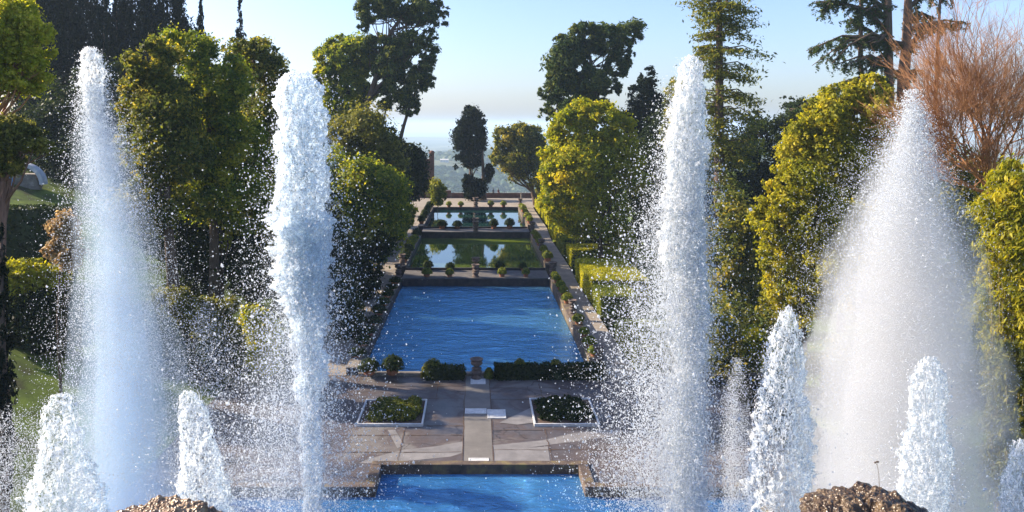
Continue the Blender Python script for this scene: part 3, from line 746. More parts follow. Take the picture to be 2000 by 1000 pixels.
shrub(56,[(1475,660,26,16),(1500,690,24,18),(1460,690,18,14)],5000,.14,'bright','bright green low bush on the right bank beyond the pointed jet')
# cedar of lebanon
def cedar():
    D=98; cx=1750; zg=float(terrain_z((cx-CX)*D/F,D)); base=np.array([(cx-CX)*D/F,D,zg]); s=D/F
    root=empty('cedar_tree',base,'dark cedar with twin trunks and long level drooping limbs against the sky','cedar'); r=np.random.default_rng(8)
    W=lambda x,y,dy=0: P(x,y,D)+np.array([0,dy,0])-base
    mb=MB()
    mb.tube([(0,0,-.5),W(1762,300),W(1765,150),W(1770,90),W(1775,-30),W(1778,-160)],[1.0,.85,.75,.6,.42,.2],10)
    mb.tube([W(1740,380),W(1736,150),W(1733,0),W(1730,-150)],[.6,.55,.5,.3],9)
    mb.tube([W(1700,300,1),W(1688,120,1),W(1690,-60,1)],[.4,.32,.2],7)
    mb.tube([W(1815,260,-1),W(1822,100,-1),W(1830,-60,-1)],[.3,.22,.12],6)
    limbs_=[[(1765,85),(1700,72),(1640,72),(1585,98)],[(1760,88),(1700,70),(1650,85),(1605,125)],[(1735,130),(1690,110),(1640,130)],
            [(1732,60),(1690,20),(1640,5),(1590,5)],[(1733,20),(1680,-15),(1620,-10),(1600,30)],[(1735,40),(1700,10),(1660,45)],
            [(1768,60),(1800,50),(1850,42),(1880,45)],[(1770,95),(1810,60),(1860,48)],[(1772,20),(1810,-20),(1850,0)],[(1770,45),(1800,20),(1835,35)],
            [(1740,170),(1700,150),(1640,165),(1590,190)],[(1740,200),(1700,180),(1650,190),(1590,205),(1560,215)],[(1742,140),(1760,140),(1800,135)],
            [(1735,100),(1710,120),(1690,140)],[(1735,60),(1705,80),(1680,90)],[(1735,150),(1720,160),(1700,190)],[(1735,0),(1700,-40),(1650,-40)],[(1732,90),(1700,60),(1668,30)],[(1732,170),(1700,185),(1665,180)]]
    pos=[];tt=[]
    for li,L in enumerate(limbs_):
        for rep in range(3):
            dy=r.uniform(-3.5,3.5); pts=[W(x+r.uniform(-6,6)*(i>0),y+r.uniform(-5,5)*(i>0),dy*i/len(L)) for i,(x,y) in enumerate(L)]
            mb.tube(pts,[.26-.22*i/(len(pts)-1) for i in range(len(pts))],5)
            for i in range(len(pts)-1):
                seg=pts[i+1]-pts[i]; ln=np.linalg.norm(seg)
                for _ in range(int(ln*2.4)):
                    t=r.random(); a=pts[i]+seg*t
                    ln2=r.uniform(.6,2.0); dr=np.array([r.uniform(-.9,.9)-.2*np.sign(-seg[0]),r.uniform(-.7,.7),-r.uniform(.2,1.5)]); dr/=np.linalg.norm(dr)
                    e=a+dr*ln2; mb.tube([a,e],[.025,.01],3)
                    k=34; tq=r.random(k); pos.append(a+dr*ln2*tq[:,None]+r.normal(0,.11,(k,3))); tt.append(np.clip(r.normal(.4,.2,k),0,1))
    mb.build('trunk',M['bark'],root,smooth=True)
    pos=np.concatenate(pos); print('cedar leaves',len(pos))
    leaves_mesh('crown',pos,np.tile([0,0,1.],(len(pos),1)),np.concatenate(tt),.17,M['pine'],root,seed=5,aspect=2.2,jitter=.7)
cedar()
shrub(63,[(1430,650,50,50),(1500,635,40,40),(1460,700,60,40),(1390,700,40,60)],16000,.17,'oak','olive shrubs below the sunny right tree beyond the thin plume',base_px=1450)
G_R='sunny trees on the right bank'
tree('bay_tree',62,[(1700,172,38,24),(1650,195,45,34),(1605,235,45,42),(1575,295,48,50),(1630,300,60,60),(1700,240,50,50),(1690,330,60,60)],70000,.17,'yellow',
     'tall sunlit yellow green tree sloping down from under the cedar',group=G_R,seed=62,base_px=1640,puff=.22,npuff=36)
tree('bay_tree',56,[(1540,370,45,48),(1510,430,38,48),(1580,420,60,60),(1525,500,38,45),(1600,520,60,60),(1512,570,28,38),(1560,590,50,50),(1650,450,50,60)],76000,.15,'yellow',
     'lower sunlit yellow olive tree left of the wide misty jet',group=G_R,seed=56,base_px=1570,puff=.22,npuff=36)
tree('evergreen_tree',60,[(1720,420,60,80),(1800,420,60,90),(1860,360,60,70),(1700,560,60,80),(1820,560,80,80),(1900,450,50,70)],36000,.2,'oak','shaded evergreen behind the wide misty jet',group='dark evergreens on the right',seed=61,base_px=1790)
shrub(50,[(1580,760,60,60),(1660,720,60,70),(1740,740,60,70),(1640,860,70,60),(1560,880,50,60)],24000,.14,'oak','dark shrubs on the bank behind the foot of the wide mist',base_px=1640)
shrub(47,[(1820,700,60,80),(1890,760,55,80),(1800,830,60,60),(1880,880,60,60)],24000,.13,'oak','dark green shrubs on the bank left of the yellow right edge shrub',base_px=1850)
# bare tree
def bare_tree():
    D=44; cx=1960; zg=float(terrain_z((cx-CX)*D/F,D)); base=np.array([(cx-CX)*D/F,D,zg]); s=D/F
    root=empty('bare_tree',base,'leafless orange brown tree fanning its twigs at the upper right corner','tree'); r=random.Random(4)
    mb=MB(); tw=MB()
    cnt=[0]
    def grow(p,d,L,rad,dep):
        n=3; pts=[p]; dd=d.copy()
        for i in range(n):
            dd=dd+np.array([r.gauss(0,.10),r.gauss(0,.10),r.gauss(0,.06)+.05]); dd/=np.linalg.norm(dd); pts.append(pts[-1]+dd*L/n)
        (mb if dep<3 else tw).tube(pts,[rad,rad*.88,rad*.75,rad*.6],6 if dep<2 else 3)
        cnt[0]+=1
        if dep>=6: return
        for k in range(3 if dep<5 else 3):
            t=r.uniform(.35,1); i=min(n-1,int(t*n)); q=pts[i]+(pts[i+1]-pts[i])*(t*n-i)
            ax=np.array([r.gauss(0,1),r.gauss(0,1),r.gauss(0,.7)]); nd=dd+ax*.42; nd/=np.linalg.norm(nd)
            grow(q,nd,L*r.uniform(.62,.86),rad*.55,dep+1)
        grow(pts[-1],dd,L*.8,rad*.6,dep+1)
    W=lambda x,y,dy=0: P(x,y,D)+np.array([0,dy,0])-base
    mb.tube([(0,0,-.5),W(1945,430),W(1930,350)],[.3,.26,.2],8)
    starts=[(1940,380,1790,240),(1935,370,1810,190),(1935,370,1850,120),(1945,380,1780,330),(1930,350,1830,230),(1935,360,1880,190),(1930,340,1900,170),(1940,370,1960,180),(1945,400,1990,250),(1925,350,1800,300),(1935,380,1840,350),(1940,350,1985,120),(1930,330,1930,140),(1950,330,2040,160),(1940,390,1880,330)]
    for (x0,y0,x1,y1) in starts:
        a=W(x0,y0,r.uniform(-.3,.3)); e=W(x1,y1,r.uniform(-1.5,1.5)); d=e-a; L=np.linalg.norm(d); grow(a,d/L,L*.50,.085,1)
    mb.build('trunk',M['twig'],root,smooth=True); tw.build('twigs',M['twig'],root); print('bare', cnt[0])
bare_tree()
# yellow bamboo-like shrubs at the right edge
def bamboo(D,bl,n,mat,label,seed,zg=None):
    bx=sum(b_[0] for b_ in bl)/len(bl); X=(bx-CX)*D/F; zg=float(terrain_z(X,D)) if zg is None else zg
    base=np.array([X,D,zg]); root=empty('bamboo_shrub',base,label,'shrub','yellow shrubs at the right edge'); r=np.random.default_rng(seed)
    wb=blob_world(bl,D,base,.35,seed); mb=MB()
    for w in wb:
        for _ in range(14):
            e=np.array(w[:3])+np.array([r.uniform(-.8,.8)*w[3],r.uniform(-.8,.8)*w[4],r.uniform(-.2,.9)*w[5]]); s0=np.array([r.uniform(-.5,.5),r.uniform(-.5,.5),0]); m=(s0+e)/2+np.array([0,0,.4])
            mb.tube([s0,m,e],[.03,.022,.008],4)
    mb.build('stems',M['olivestem'],root)
    pos,d,t=crown_points(wb,n,.27,seed,1,34,.3)
    leaves_mesh('foliage',pos,d,t,.075,M[mat],root,seed=seed,aspect=3.2,jitter=.8,droop=np.array([-.4,0,-.6]))
M['olivestem']=rough_mat('olive_stem',[(.3,(.14,.12,.04)),(.7,(.28,.22,.07))],3,.6,.2)
bamboo(31,[(1962,410,42,48),(1990,360,40,45),(1950,480,42,50),(1990,470,50,60),(1965,560,48,55),(2000,600,50,80),(1972,650,45,60),(1940,430,25,30)],52000,'yellow','bright yellow leafy shrub filling the right edge at mid height',6)
bamboo(30,[(1985,740,45,55),(1960,710,35,45),(1995,850,40,70),(1960,820,30,50),(1985,930,50,60)],30000,'olive','duller olive shrub below the bright yellow one at the right edge',7)

# right hedges
HG='clipped hedges along the right path'
for i,(x0,x1,y0,y1,z0,h,m_,lab) in enumerate([
  (11.75,20,56.5,64.5,0,1.7,'box','clipped hedge block nearest the plaza, half veiled by spray'),
  (11.7,15.2,72,77.5,0,2.0,'box','lower step of the big hedge block with a shaded front'),
  (11.7,17.5,77.6,90,.05,2.35,'boxlit','large hedge block with its top brightly lit yellow'),
  (11.8,20,95,99.5,.45,2.2,'boxlit','narrow hedge block right behind the broad brightly lit one'),
  (11.8,17,103,112,.5,2.2,'box','dark green hedge block under the yellow green tree'),
  (11.9,18,115,126,.6,2.2,'boxlit','hedge block beyond the yellow green tree trunk'),
  (12.0,18,129,140,1.3,2.0,'boxlit','hedge block beside the far pond'),
  (12.0,17,143,156,1.4,1.6,'boxlit','yellowish hedge block farthest along the right path')]):
    hedge('box_hedge',x0,x1,y0,y1,z0,z0+h,M[m_],lab,group=HG,seed=30+i,size=.13 if y0<90 else .2,rg=.05)
shrub(160,[(1062,372,14,14),(1050,385,8,10),(1078,385,16,16)],4000,.26,'olive','reddish olive shrubs at the right end of the terrace',base_px=1065,zg=1.6)

# ------------------------------------------------------------------ urns and pots
def make_urn():
    root=empty('stone_urn',(0,0,0),'x','urn'); 
    b=MB(); b.lathe([(.36,0),(.36,.12),(.28,.16),(.27,.30),(.33,.36),(.36,.45),(.33,.54),(.24,.60),(.30,.64),(.33,.68),(.33,.72)],20); b.build('pedestal',M['urn'],root,smooth=False)
    b=MB(); b.lathe([(.17,.72),(.14,.78),(.17,.83),(.30,.90),(.385,1.0),(.39,1.09),(.34,1.15),(.33,1.19),(.41,1.24),(.44,1.29),(.44,1.32),(.36,1.33),(.30,1.28),(.05,1.2)],24); b.build('bowl',M['urn'],root,smooth=False)
    return root
urn0=make_urn(); used=[False]
def put(proto, flag, loc, label, group, s=1.0, cat=None):
    if not flag[0]: o=proto; flag[0]=True
    else: o=copy_tree(proto)
    o.location=tuple(float(v) for v in loc); o.scale=(s,s,s) if not isinstance(s,tuple) else s
    if o['category']=='potted plant': o.scale=tuple(v*random.uniform(.85,1.15) for v in o.scale)
    o.rotation_euler=(0,0,random.uniform(0,6.28)); o['label']=label; o['group']=group
    return o
UG='stone urns on pedestals round the ponds'
urns=[((0.07,54.6,0),'large stone urn on a pedestal in the middle of the near pond front edge',1.08),
 ((9.0,56.0,.6),'stone urn at the near right corner of the near pond',1.0),
 ((8.95,71.0,.62),'stone urn halfway along the right wall of the near pond',.95),
 ((9.0,89.5,.5),'stone urn at the far right corner of the near pond',1.2),
 ((8.95,104.5,1.1),'stone urn halfway along the right wall of the middle pond',1.1),
 ((9.0,121.5,1.3),'dark urn at the far right corner of the middle pond',1.1),
 ((8.9,153.5,1.8),'dark urn at the far right corner of the far pond',1.2),
 ((0,155.3,1.55),'stone urn on a pillar in the middle of the far edge of the far pond',1.45),
 ((0,88.7,.5),'front one of the two stacked looking urns on the nearer dam',1.1),
 ((0,92.2,.5),'rear one of the two urns on the nearer dam',1.25),
 ((0,121.0,1.3),'front urn on the farther dam',1.2),
 ((0,124.2,1.3),'rear urn on the farther dam',1.3),
 ((-8.95,89.0,.5),'stone urn at the far left corner of the near pond',1.1),
 ((-8.95,93.6,1.0),'second urn behind the far left corner of the near pond',1.0)]
for loc,lab,s in urns: put(urn0,used,loc,lab,UG,s)

def tuft(name,n,rr,h,size,mat,parent,seed,spiky=.5):
    r=np.random.default_rng(seed); d=unit(r,n); d[:,2]=abs(d[:,2]); pos=d*np.array([rr,rr,h])*r.uniform(.55,1.05,(n,1)); pos[:,2]+=.34
    return leaves_mesh(name,pos,d,np.clip(r.normal(.5,.25,n),0,1),size,M[mat],parent,seed=seed,aspect=2.2,jitter=spiky)
def make_pot(mat,seed,h=.42,rr=.42,n=420):
    root=empty('potted_plant',(0,0,0),'x','potted plant')
    b=MB(); b.lathe([(.19,0),(.22,.04),(.29,.30),(.30,.33),(.34,.34),(.345,.42),(.30,.425),(.28,.37),(.03,.36)],20); b.build('pot',M['terracotta'],root)
    tuft('plant',n,rr,h,.11,mat,root,seed); return root
pots=[make_pot('green',3),make_pot('box',5,.5,.46),make_pot('darkoak',6,.55,.5)]; pf=[[False],[False],[False]]
ords=['first','second','third','fourth','fifth','sixth','seventh','eighth','ninth','tenth','eleventh','twelfth']
def putpot(k,loc,label,group,s=1.0): put(pots[k],pf[k],loc,label,group,s)
RP='potted plants along the right pond walls'
for i,y in enumerate([57.9,60.3,63.3,67.2]): putpot(i%2,(8.95+random.uniform(-.05,.05),y,.62),f'{ords[i]} terracotta pot behind the near right corner urn',RP,(1.25,1.25,1.15)if i<2 else 1.15)
for i,y in enumerate([75,78.2,81.2,84.8,86.9]): putpot([1,1,0,1,0][i],(8.95,y,.62),f'{ords[i]} green pot past the halfway urn on the right wall of the near pond',RP,1.2)
for i,y in enumerate([95.6,98.2,101]): putpot(1,(8.95,y,1.1),f'{ords[i]} potted plant on the near half of the right wall of the middle pond',RP,1.35)
for i,y in enumerate([108,111.5,117]): putpot([0,1,1][i],(8.95,y,1.1),f'{ords[i]} potted plant on the far half of the right wall of the middle pond',RP,1.35)
for i,y in enumerate([127,132,138,144,149.5]): putpot(i%2,(8.95,y,1.8),f'{ords[i]} potted plant along the right wall of the far pond',RP,1.45)
DP='potted plants on the dams'
for x,lab in [(-5.65,'leftmost'),(-3.0,'second from the left'),(3.05,'second from the right'),(5.8,'rightmost')]:
    putpot(1,(x,88.8,.5),f'{lab} bright green pot on the front of the nearer dam',DP,1.25)
    putpot(2,(x-.1,92.6,.5),f'{lab} dark leafy pot on the back of the nearer dam',DP,1.25)
for x,lab in [(-5.4,'leftmost'),(-2.95,'second from the left'),(2.95,'second from the right'),(5.5,'rightmost')]:
    putpot(2,(x,124.2,1.3),f'{lab} dark domed pot on the farther dam',DP,1.7)
for x,lab in [(-5.4,'leftmost, shaded'),(-3.0,'second from the left'),(3.05,'second from the right'),(5.6,'rightmost')]:
    putpot(1,(x,154.8,1.55),f'{lab} small round plant in pot on the edge below the terrace',DP,1.4)
LP_='plants along the left pond walls'
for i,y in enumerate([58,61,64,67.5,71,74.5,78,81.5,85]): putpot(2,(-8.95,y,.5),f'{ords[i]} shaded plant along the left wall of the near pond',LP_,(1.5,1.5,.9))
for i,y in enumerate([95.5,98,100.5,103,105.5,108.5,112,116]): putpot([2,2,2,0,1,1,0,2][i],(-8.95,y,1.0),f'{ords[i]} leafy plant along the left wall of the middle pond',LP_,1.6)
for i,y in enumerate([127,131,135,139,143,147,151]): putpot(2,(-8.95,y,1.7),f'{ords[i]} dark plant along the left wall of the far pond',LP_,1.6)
FP='plants on the front kerb of the near pond'
putpot(2,(-5.95,54.9,.2),'shaded plant in a broad terracotta pot near the left front corner of the near pond',FP,(1.7,1.5,1.4))
putpot(2,(-7.6,54.9,.2),'dark plant at the left front corner of the near pond',FP,(1.6,1.5,1.2))
for (x0,x1,s,lab) in [(-3.95,-2.15,9,'round topped dark bush left of the short clipped hedge'),(.6,1.3,10,'small loose bush right of the central urn'),(2.5,3.8,12,'bush mound rising above the left part of the long front hedge'),(5.1,6.3,13,'bush mound rising above the right part of the long front hedge')]:
    cxm=(x0+x1)/2; w=(x1-x0)/2; root=empty('round_bush',(cxm,54.8,0),lab,'bush','rounded bushes on the front edge of the near pond')
    r=np.random.default_rng(s); n=2200; d=unit(r,n); d[:,2]=abs(d[:,2]); pos=d*np.array([w,.4,1.35 if w>.6 else .7])*r.uniform(.7,1.03,(n,1))
    leaves_mesh('foliage',pos,d,np.clip(r.normal(.5,.2,n),0,1),.11,M['oak'],root,seed=s,jitter=.6)
    mb=MB(); mb.tube([(0,0,-.05),(0,0,.3)],[.05,.03],6); mb.build('stem',M['bark'],root)
# small post on the terrace
o=MB(); o.lathe([(.2,0),(.2,.9),(.24,.92),(.24,1.02),(.1,1.1),(.02,1.12)],10,(0,0,0)); o=o.build('terrace_post',M['travertine']); o.location=(10.3,172.8,1.56); tag(o,'short pale stone post before the right end of the terrace wall','post')

# two people sitting on the wall
def seated(loc,label,cloth,trous,rz):
    pr=empty('person',loc,label,'person','two people sitting on the terrace wall',rz)
    sk=[((0,0,.10),.13),((0,.02,.3),.13),((0,.0,.52),.16),((0,0,.62),.06),((0,-.02,.76),.1),((.1,-.05,.08),.085),((.12,-.45,.06),.07),((.12,-.47,-.35),.05),((.12,-.6,-.42),.04),
        ((-.1,-.05,.08),.085),((-.12,-.45,.06),.07),((-.12,-.47,-.35),.05),((-.12,-.6,-.42),.04),((.2,0,.5),.055),((.27,-.1,.28),.042),((.15,-.32,.16),.032),((-.2,0,.5),.055),((-.27,-.1,.28),.042),((-.15,-.32,.16),.032)]
    ed=[(0,1),(1,2),(2,3),(3,4),(0,5),(5,6),(6,7),(7,8),(0,9),(9,10),(10,11),(11,12),(2,13),(13,14),(14,15),(2,16),(16,17),(17,18)]
    skin_obj(pr,sk,ed,'body',cloth)
    b=MB(); b.lathe([(.02,-.12),(.1,-.06),(.125,.02),(.09,.1),(.02,.13)],12,(0,.02,.8)); b.build('hair',M['iron'],pr,smooth=True)
seated((4.02,174.55,2.75),'person in dark clothes sitting on the low wall, left of the pair',M['cloth_dark'],None,0)
seated((5.15,174.55,2.75),'person in dull red clothes sitting on the low wall, right of the pair',M['cloth_red'],None,.5)

# ------------------------------------------------------------------ far hillside
def far_woods():
    r=np.random.default_rng(12); V=[];Fc=[];T=[];b0=0
    n=9000; D=r.uniform(1150,3600,n); px=r.uniform(700,1200,n); X=(px-CX)*D/F
    dens=np.array([noise.noise(Vector((x*.0035,y*.0035,3))) for x,y in zip(X,D)])
    keep=dens>-.12; X=X[keep];D=D[keep]; Z=terrain_z(X,D)
    for x,y,z in zip(X,D,Z):
        rad=r.uniform(6,13); k=26
        d=unit(r,k); d[:,2]=abs(d[:,2])
        c=np.array([x,y,z+rad*.3])+d*rad*np.array([1,1,.9]); s=rad*.42
        a=np.cross(d,unit(r,k)); a/=np.linalg.norm(a,axis=1)[:,None]; q_=np.cross(d,a)
        v=np.stack([c-a*s,c+q_*s,c+a*s,c-q_*s],1).reshape(-1,3); V.append(v)
        T.append(np.full(k*4,np.clip(r.normal(.5,.25),0,1)))
    V=np.concatenate(V); f=np.arange(len(V)).reshape(-1,4)
    o=np_mesh('far_woodland',V,f,M['farleaf'],tint=np.concatenate(T)); tag(o,'wooded far hillside beyond the terrace wall','woodland',kind='stuff')
far_woods()
def house(px,py,D,w,d,h,label):
    p=P(px,py,D); z=float(terrain_z(p[0],p[1])); z=max(z,p[2]-h) if z>p[2]-h-6 else z
    root=empty('farm_house',(p[0],p[1],z),label,'house','houses on the far hillside')
    b=MB(); b.box(-w/2,w/2,-d/2,d/2,-3,h*.7); b.build('wall',M['wall_white'],root)
    b=MB(); e=.6; b.add([(-w/2-e,-d/2-e,h*.7+.02),(w/2+e,-d/2-e,h*.7+.02),(w/2+e,d/2+e,h*.7+.02),(-w/2-e,d/2+e,h*.7+.02),(-w/2-e,0,h),(w/2+e,0,h)],[(0,1,5,4),(2,3,4,5),(1,2,5),(3,0,4),(3,2,1,0)]); b.build('roof',M['rooftile'],root)
    for i in range(3):
        b=MB(); x=-w/2+w*(i+.5)/3; b.box(x-.5,x+.5,-d/2-.03,-d/2+.1,h*.25,h*.5); b.build('window',M['iron'],root)
house(882,322,1450,16,11,6,'pale roofed long farmhouse on the wooded hillside left of the old cypress')
house(1002,366,1600,11,8,6,'small pale house low on the slope beyond the terrace wall')
house(868,304,1700,18,12,7,'tiny house on the ridge right of the gate pier')

# ------------------------------------------------------------------ fountain foreground
bs=empty('fountain_basin',(0,14,6.4),'raised travertine basin at the foot of the tall jets','basin')
b=MB()
for (x0,x1,y0,y1,z0,z1) in [(-17,17,21,21.8,-8,.5),(-17,17,5.2,6,-8,.5),(-17,-16.2,6.003,20.997,-8,.5),(16.2,17,6.003,20.997,-8,.5)]: b.box(x0,x1,y0-14,y1-14,z0,z1)
b.build('rim',M['travertine'],bs,bevel=.06)
b=MB(); b.box(-16.197,16.197,-7.997,6.997,-8,-.6); b.build('floor',M['travertine'],bs)
o=sheet('basin_water',[(-16.19,6.01),(16.19,6.01),(16.19,20.99),(-16.19,20.99)],6.62,M['water_near']); o['kind']='structure'

def rock(px0,px1,ptop,D,label,seed,z0=6.2):
    c=P((px0+px1)/2,ptop+24,D); R_=(px1-px0)/2*D/F*(1.3 if seed==1 else 1.12); ztop=c[2]
    root_z=z0
    import bmesh
    bm=bmesh.new(); bmesh.ops.create_icosphere(bm,subdivisions=7,radius=1.0)
    hgt=ztop-root_z
    for v in bm.verts:
        p=v.co.copy()
        rr=R_*(1.0+.0*p.z)
        z=p.z
        if z>0: co=Vector((p.x*rr,p.y*rr,hgt-R_*.5+z*R_*.43))
        else:
            k=(1+.55*(-z)); co=Vector((p.x/max(.35,math.hypot(p.x,p.y))*rr*min(1,math.hypot(p.x,p.y)*1.6)*k, p.y/max(.35,math.hypot(p.x,p.y))*rr*min(1,math.hypot(p.x,p.y)*1.6)*k, (hgt-R_*.5)*(1+z)))
        s=Vector((seed*3.1,seed*1.7,0))
        dd,_=noise.voronoi(co*7+s); n1=noise.fractal(co*1.6+s,1,2,5); n2=noise.fractal(co*9+s,.8,2.1,5)
        nrm=Vector((p.x,p.y,max(0,p.z))).normalized() if p.length>0 else Vector((0,0,1))
        co+=nrm*(R_*.16*n1+.045*(0.45-dd[0])*2+.035*n2)
        v.co=co
    me=bpy.data.meshes.new('fountain_rock'); bm.to_mesh(me); bm.free()
    me.materials.append(M['rock' if seed==1 else 'rockdark']); o=bpy.data.objects.new('fountain_rock',me); col.objects.link(o); o.location=(c[0],c[1],root_z)
    tag(o,label,'rock','rough rock mounds at the viewer\'s feet'); return o
def rock_mat(k=1):
    m,nt,out=new_mat('tufa_rock')
    a=noise_node(nt,5,9,.75); c=ramp(nt,a,[(.30,(.025*k,.016*k,.010*k)),(.45,(.13*k,.075*k,.038*k)),(.55,(.27*k,.175*k,.095*k)),(.66,(.42*k,.31*k,.19*k)),(.8,(.24*k,.25*k,.10*k))])
    p=nt.nodes.new('ShaderNodeBsdfPrincipled'); nt.links.new(c,p.inputs['Base Color']); p.inputs['Roughness'].default_value=.33
    vo=nt.nodes.new('ShaderNodeTexVoronoi'); vo.inputs['Scale'].default_value=26; tc=nt.nodes.new('ShaderNodeTexCoord'); nt.links.new(tc.outputs['Object'],vo.inputs['Vector'])
    nt.links.new(bump(nt,vo.outputs['Distance'],.8,.03),p.inputs['Normal']); nt.links.new(p.outputs[0],out.inputs['Surface']); return m
M['rock']=rock_mat(1.1); M['rockdark']=rock_mat(.36)
rock(203,412,970,9.5,'light brown pitted rock mound between the two short left jets',1)
rock(1585,1866,952,9.5,'larger dark brown pitted rock mound below the wide misty jet',2)
def weed(px,py0,py1,D,label):
    a=P(px+6,py0,D); root=empty('dried_weed',a,label,'weed','dry weeds growing from the right rock'); h=(py0-py1)*D/F
    b=MB(); b.tube([(0,0,-.1),(-.01,0,h*.5),(-.035,0,h)],[.004,.003,.002],4)
    b.tube([(-.03,0,h*.85),(-.05,.01,h*.97)],[.002,.001],3); b.build('stem',M['bark'],root)
    for dx,dz in [(-.035,h),(-.055,h*.97),(-.02,h*1.0)]:
        b=MB(); b.lathe([(.002,-.012),(.012,-.004),(.012,.006),(.002,.012)],6,(dx,0,dz)); b.build('seed_head',M['bark'],root)
weed(1712,948,902,9.3,'tall thin dried weed with seed heads on top of the right rock')
weed(1580,1000,978,9.2,'short dried sprig at the left edge of the right rock')

# ------------------------------------------------------------------ jets
OCT=np.array([[1,0,0],[-1,0,0],[0,1,0],[0,-1,0],[0,0,1],[0,0,-1]],float)
OCF=np.array([[0,2,4],[2,1,4],[1,3,4],[3,0,4],[2,0,5],[1,2,5],[3,1,5],[0,3,5]])
TET=np.array([[1,1,1],[-1,-1,1],[-1,1,-1],[1,-1,-1]],float)*.8
TEF=np.array([[0,1,3],[0,2,1],[0,3,2],[1,2,3]])
def drops(name,pos,size,mat,parent,seed=1,stretch=1.25,tiny=False):
    r=np.random.default_rng(seed); n=len(pos); Bv,Bf=(TET,TEF) if tiny else (OCT,OCF)
    sc=size[:,None]*r.uniform(.6,1.25,(n,3)); sc[:,2]*=stretch
    th=r.random(n)*6.283; ph=r.normal(0,.5,n)
    v=Bv[None]*sc[:,None,:]
    c,s=np.cos(ph)[:,None],np.sin(ph)[:,None]; x,z=v[...,0]*c-v[...,2]*s, v[...,0]*s+v[...,2]*c
    c,s=np.cos(th)[:,None],np.sin(th)[:,None]; X,Y=x*c-v[...,1]*s, x*s+v[...,1]*c
    v=np.stack([X,Y,z],-1)+pos[:,None,:]
    f=(Bf[None]+(np.arange(n)*len(Bv))[:,None,None]).reshape(-1,3)
    return np_mesh(name,v.reshape(-1,3),f,M[mat],parent,smooth=True)

def interp_rows(rows,y):
    a=np.array(rows,float); return [np.interp(y,a[:,0],a[:,i]) for i in range(1,a.shape[1])]

def spray(root,base,D,rows,n,smin,smax,seed,name='spray',tiny=False,power=3.0,flow=0.6,mat='drop'):
    """rows: (y, xc, sigma_left, sigma_right, weight) in photo pixels at depth D; turned into metres"""
    r=np.random.default_rng(seed); ys=np.linspace(rows[0][0],rows[-1][0],400); w=interp_rows(rows,ys)[3]; cdf=np.cumsum(w)/w.sum()
    y=np.interp(r.random(n),cdf,ys); xc,sl,sr,_=interp_rows(rows,y)
    g=r.normal(0,1,n); x=xc+np.where(g<0,g*sl,g*sr)
    px=D/F; X=(x-CX)*px; Y=D+r.normal(0,1,n)*(sl+sr)/2*px*.8; Z=H-(y-CY)*px
    pos=np.stack([X,Y,Z],1)
    # ragged density: keep by noise
    if flow>0:
        sub=np.array([noise.noise(Vector((float(p[0])*2.2,float(p[1])*1.1+seed,float(p[2])*.9))) for p in pos])
        pos=pos[sub>r.uniform(-flow,flow*.6,n)-.25]
    u=r.random(len(pos)); size=smin+(smax-smin)*u**power
    if not tiny: size=np.where(r.random(len(pos))<.012, size+r.uniform(.008,.03,len(pos)), size)
    return drops(name,pos-base,size,mat,root,seed,tiny=tiny)

def core(root,base,D,rows,name,mat,seed,amp=.18,nz=420,na=120,fz=1.3,ragged=0.0):
    """rows: (y, xc, halfwidth)"""
    a=np.array(rows,float); ys=np.linspace(a[0,0],a[-1,0],nz); xc=np.interp(ys,a[:,0],a[:,1]); hw=np.interp(ys,a[:,0],a[:,2]); px=D/F
    V=np.zeros((nz,na,3)); s=Vector((seed*7.7,seed*3.3,seed*1.1))
    for i in range(nz):
        cz=H-(ys[i]-CY)*px; rr=hw[i]*px; cx_=(xc[i]-CX)*px
        w=noise.noise(Vector((cz*1.2,seed,0)))*.10*rr+noise.noise(Vector((cz*4,seed,5)))*.05*rr
        for j in range(na):
            t=6.28318*j/na; c,sn=math.cos(t),math.sin(t)
            q=Vector((c*rr*2.4,sn*rr*2.4,cz*fz))+s
            n1=noise.fractal(q*1.3,1,2.1,3); n2=noise.fractal(Vector((c*rr*9,sn*rr*9,cz*4*fz))+s,.8,2.1,4)
            f=1+amp*1.5*n1+amp*1.15*n2*(1+ragged*abs(n1))
            V[i,j]=(cx_+w+c*rr*f, D+sn*rr*f, cz+.06*n2)
    V=V.reshape(-1,3)-base
    jj=np.arange(na); f=[]
    for i in range(nz-1):
        f.append(np.stack([(i+1)*na+jj,(i+1)*na+(jj+1)%na,i*na+(jj+1)%na,i*na+jj],1))
    return np_mesh(name,V,np.concatenate(f),M[mat],root,smooth=True)

def strands(root,base,D,rows,n,seed,s0=.006,s1=.03,stretch=3.5):
    r=np.random.default_rng(seed); ys=np.linspace(rows[0][0],rows[-1][0],400); w=interp_rows(rows,ys)[3]; cdf=np.cumsum(w)/w.sum()
    y=np.interp(r.random(n),cdf,ys); xc,sl,sr,_=interp_rows(rows,y); t=r.random(n)*6.283; q=r.uniform(.75,1.25,n); px=D/F
    x=xc+np.cos(t)*np.where(np.cos(t)<0,sl,sr)*q; Y=D+np.sin(t)*(sl+sr)/2*px*q
    # short runs of beads make torn threads of water
    k=6; X=np.repeat((x-CX)*px,k); Yy=np.repeat(Y,k); Z=np.repeat(H-(y-CY)*px,k); i=np.tile(np.arange(k),n)
    dx=np.repeat(r.normal(0,.012,n),k)*i; dz=np.repeat(r.uniform(-.045,.02,n),k)*i; cv=np.repeat(r.normal(0,.004,n),k)*i*i
    pos=np.stack([X+dx+cv,Yy+dx*.5,Z-abs(dz)-i*.012],1); size=np.repeat(s0+(s1-s0)*r.random(n)**3,k)*(1-.12*i)*r.uniform(.6,1.2,n*k)
    return drops('torn_strands',pos-base,size,'drop',root,seed,stretch=1.9)
MIST={}
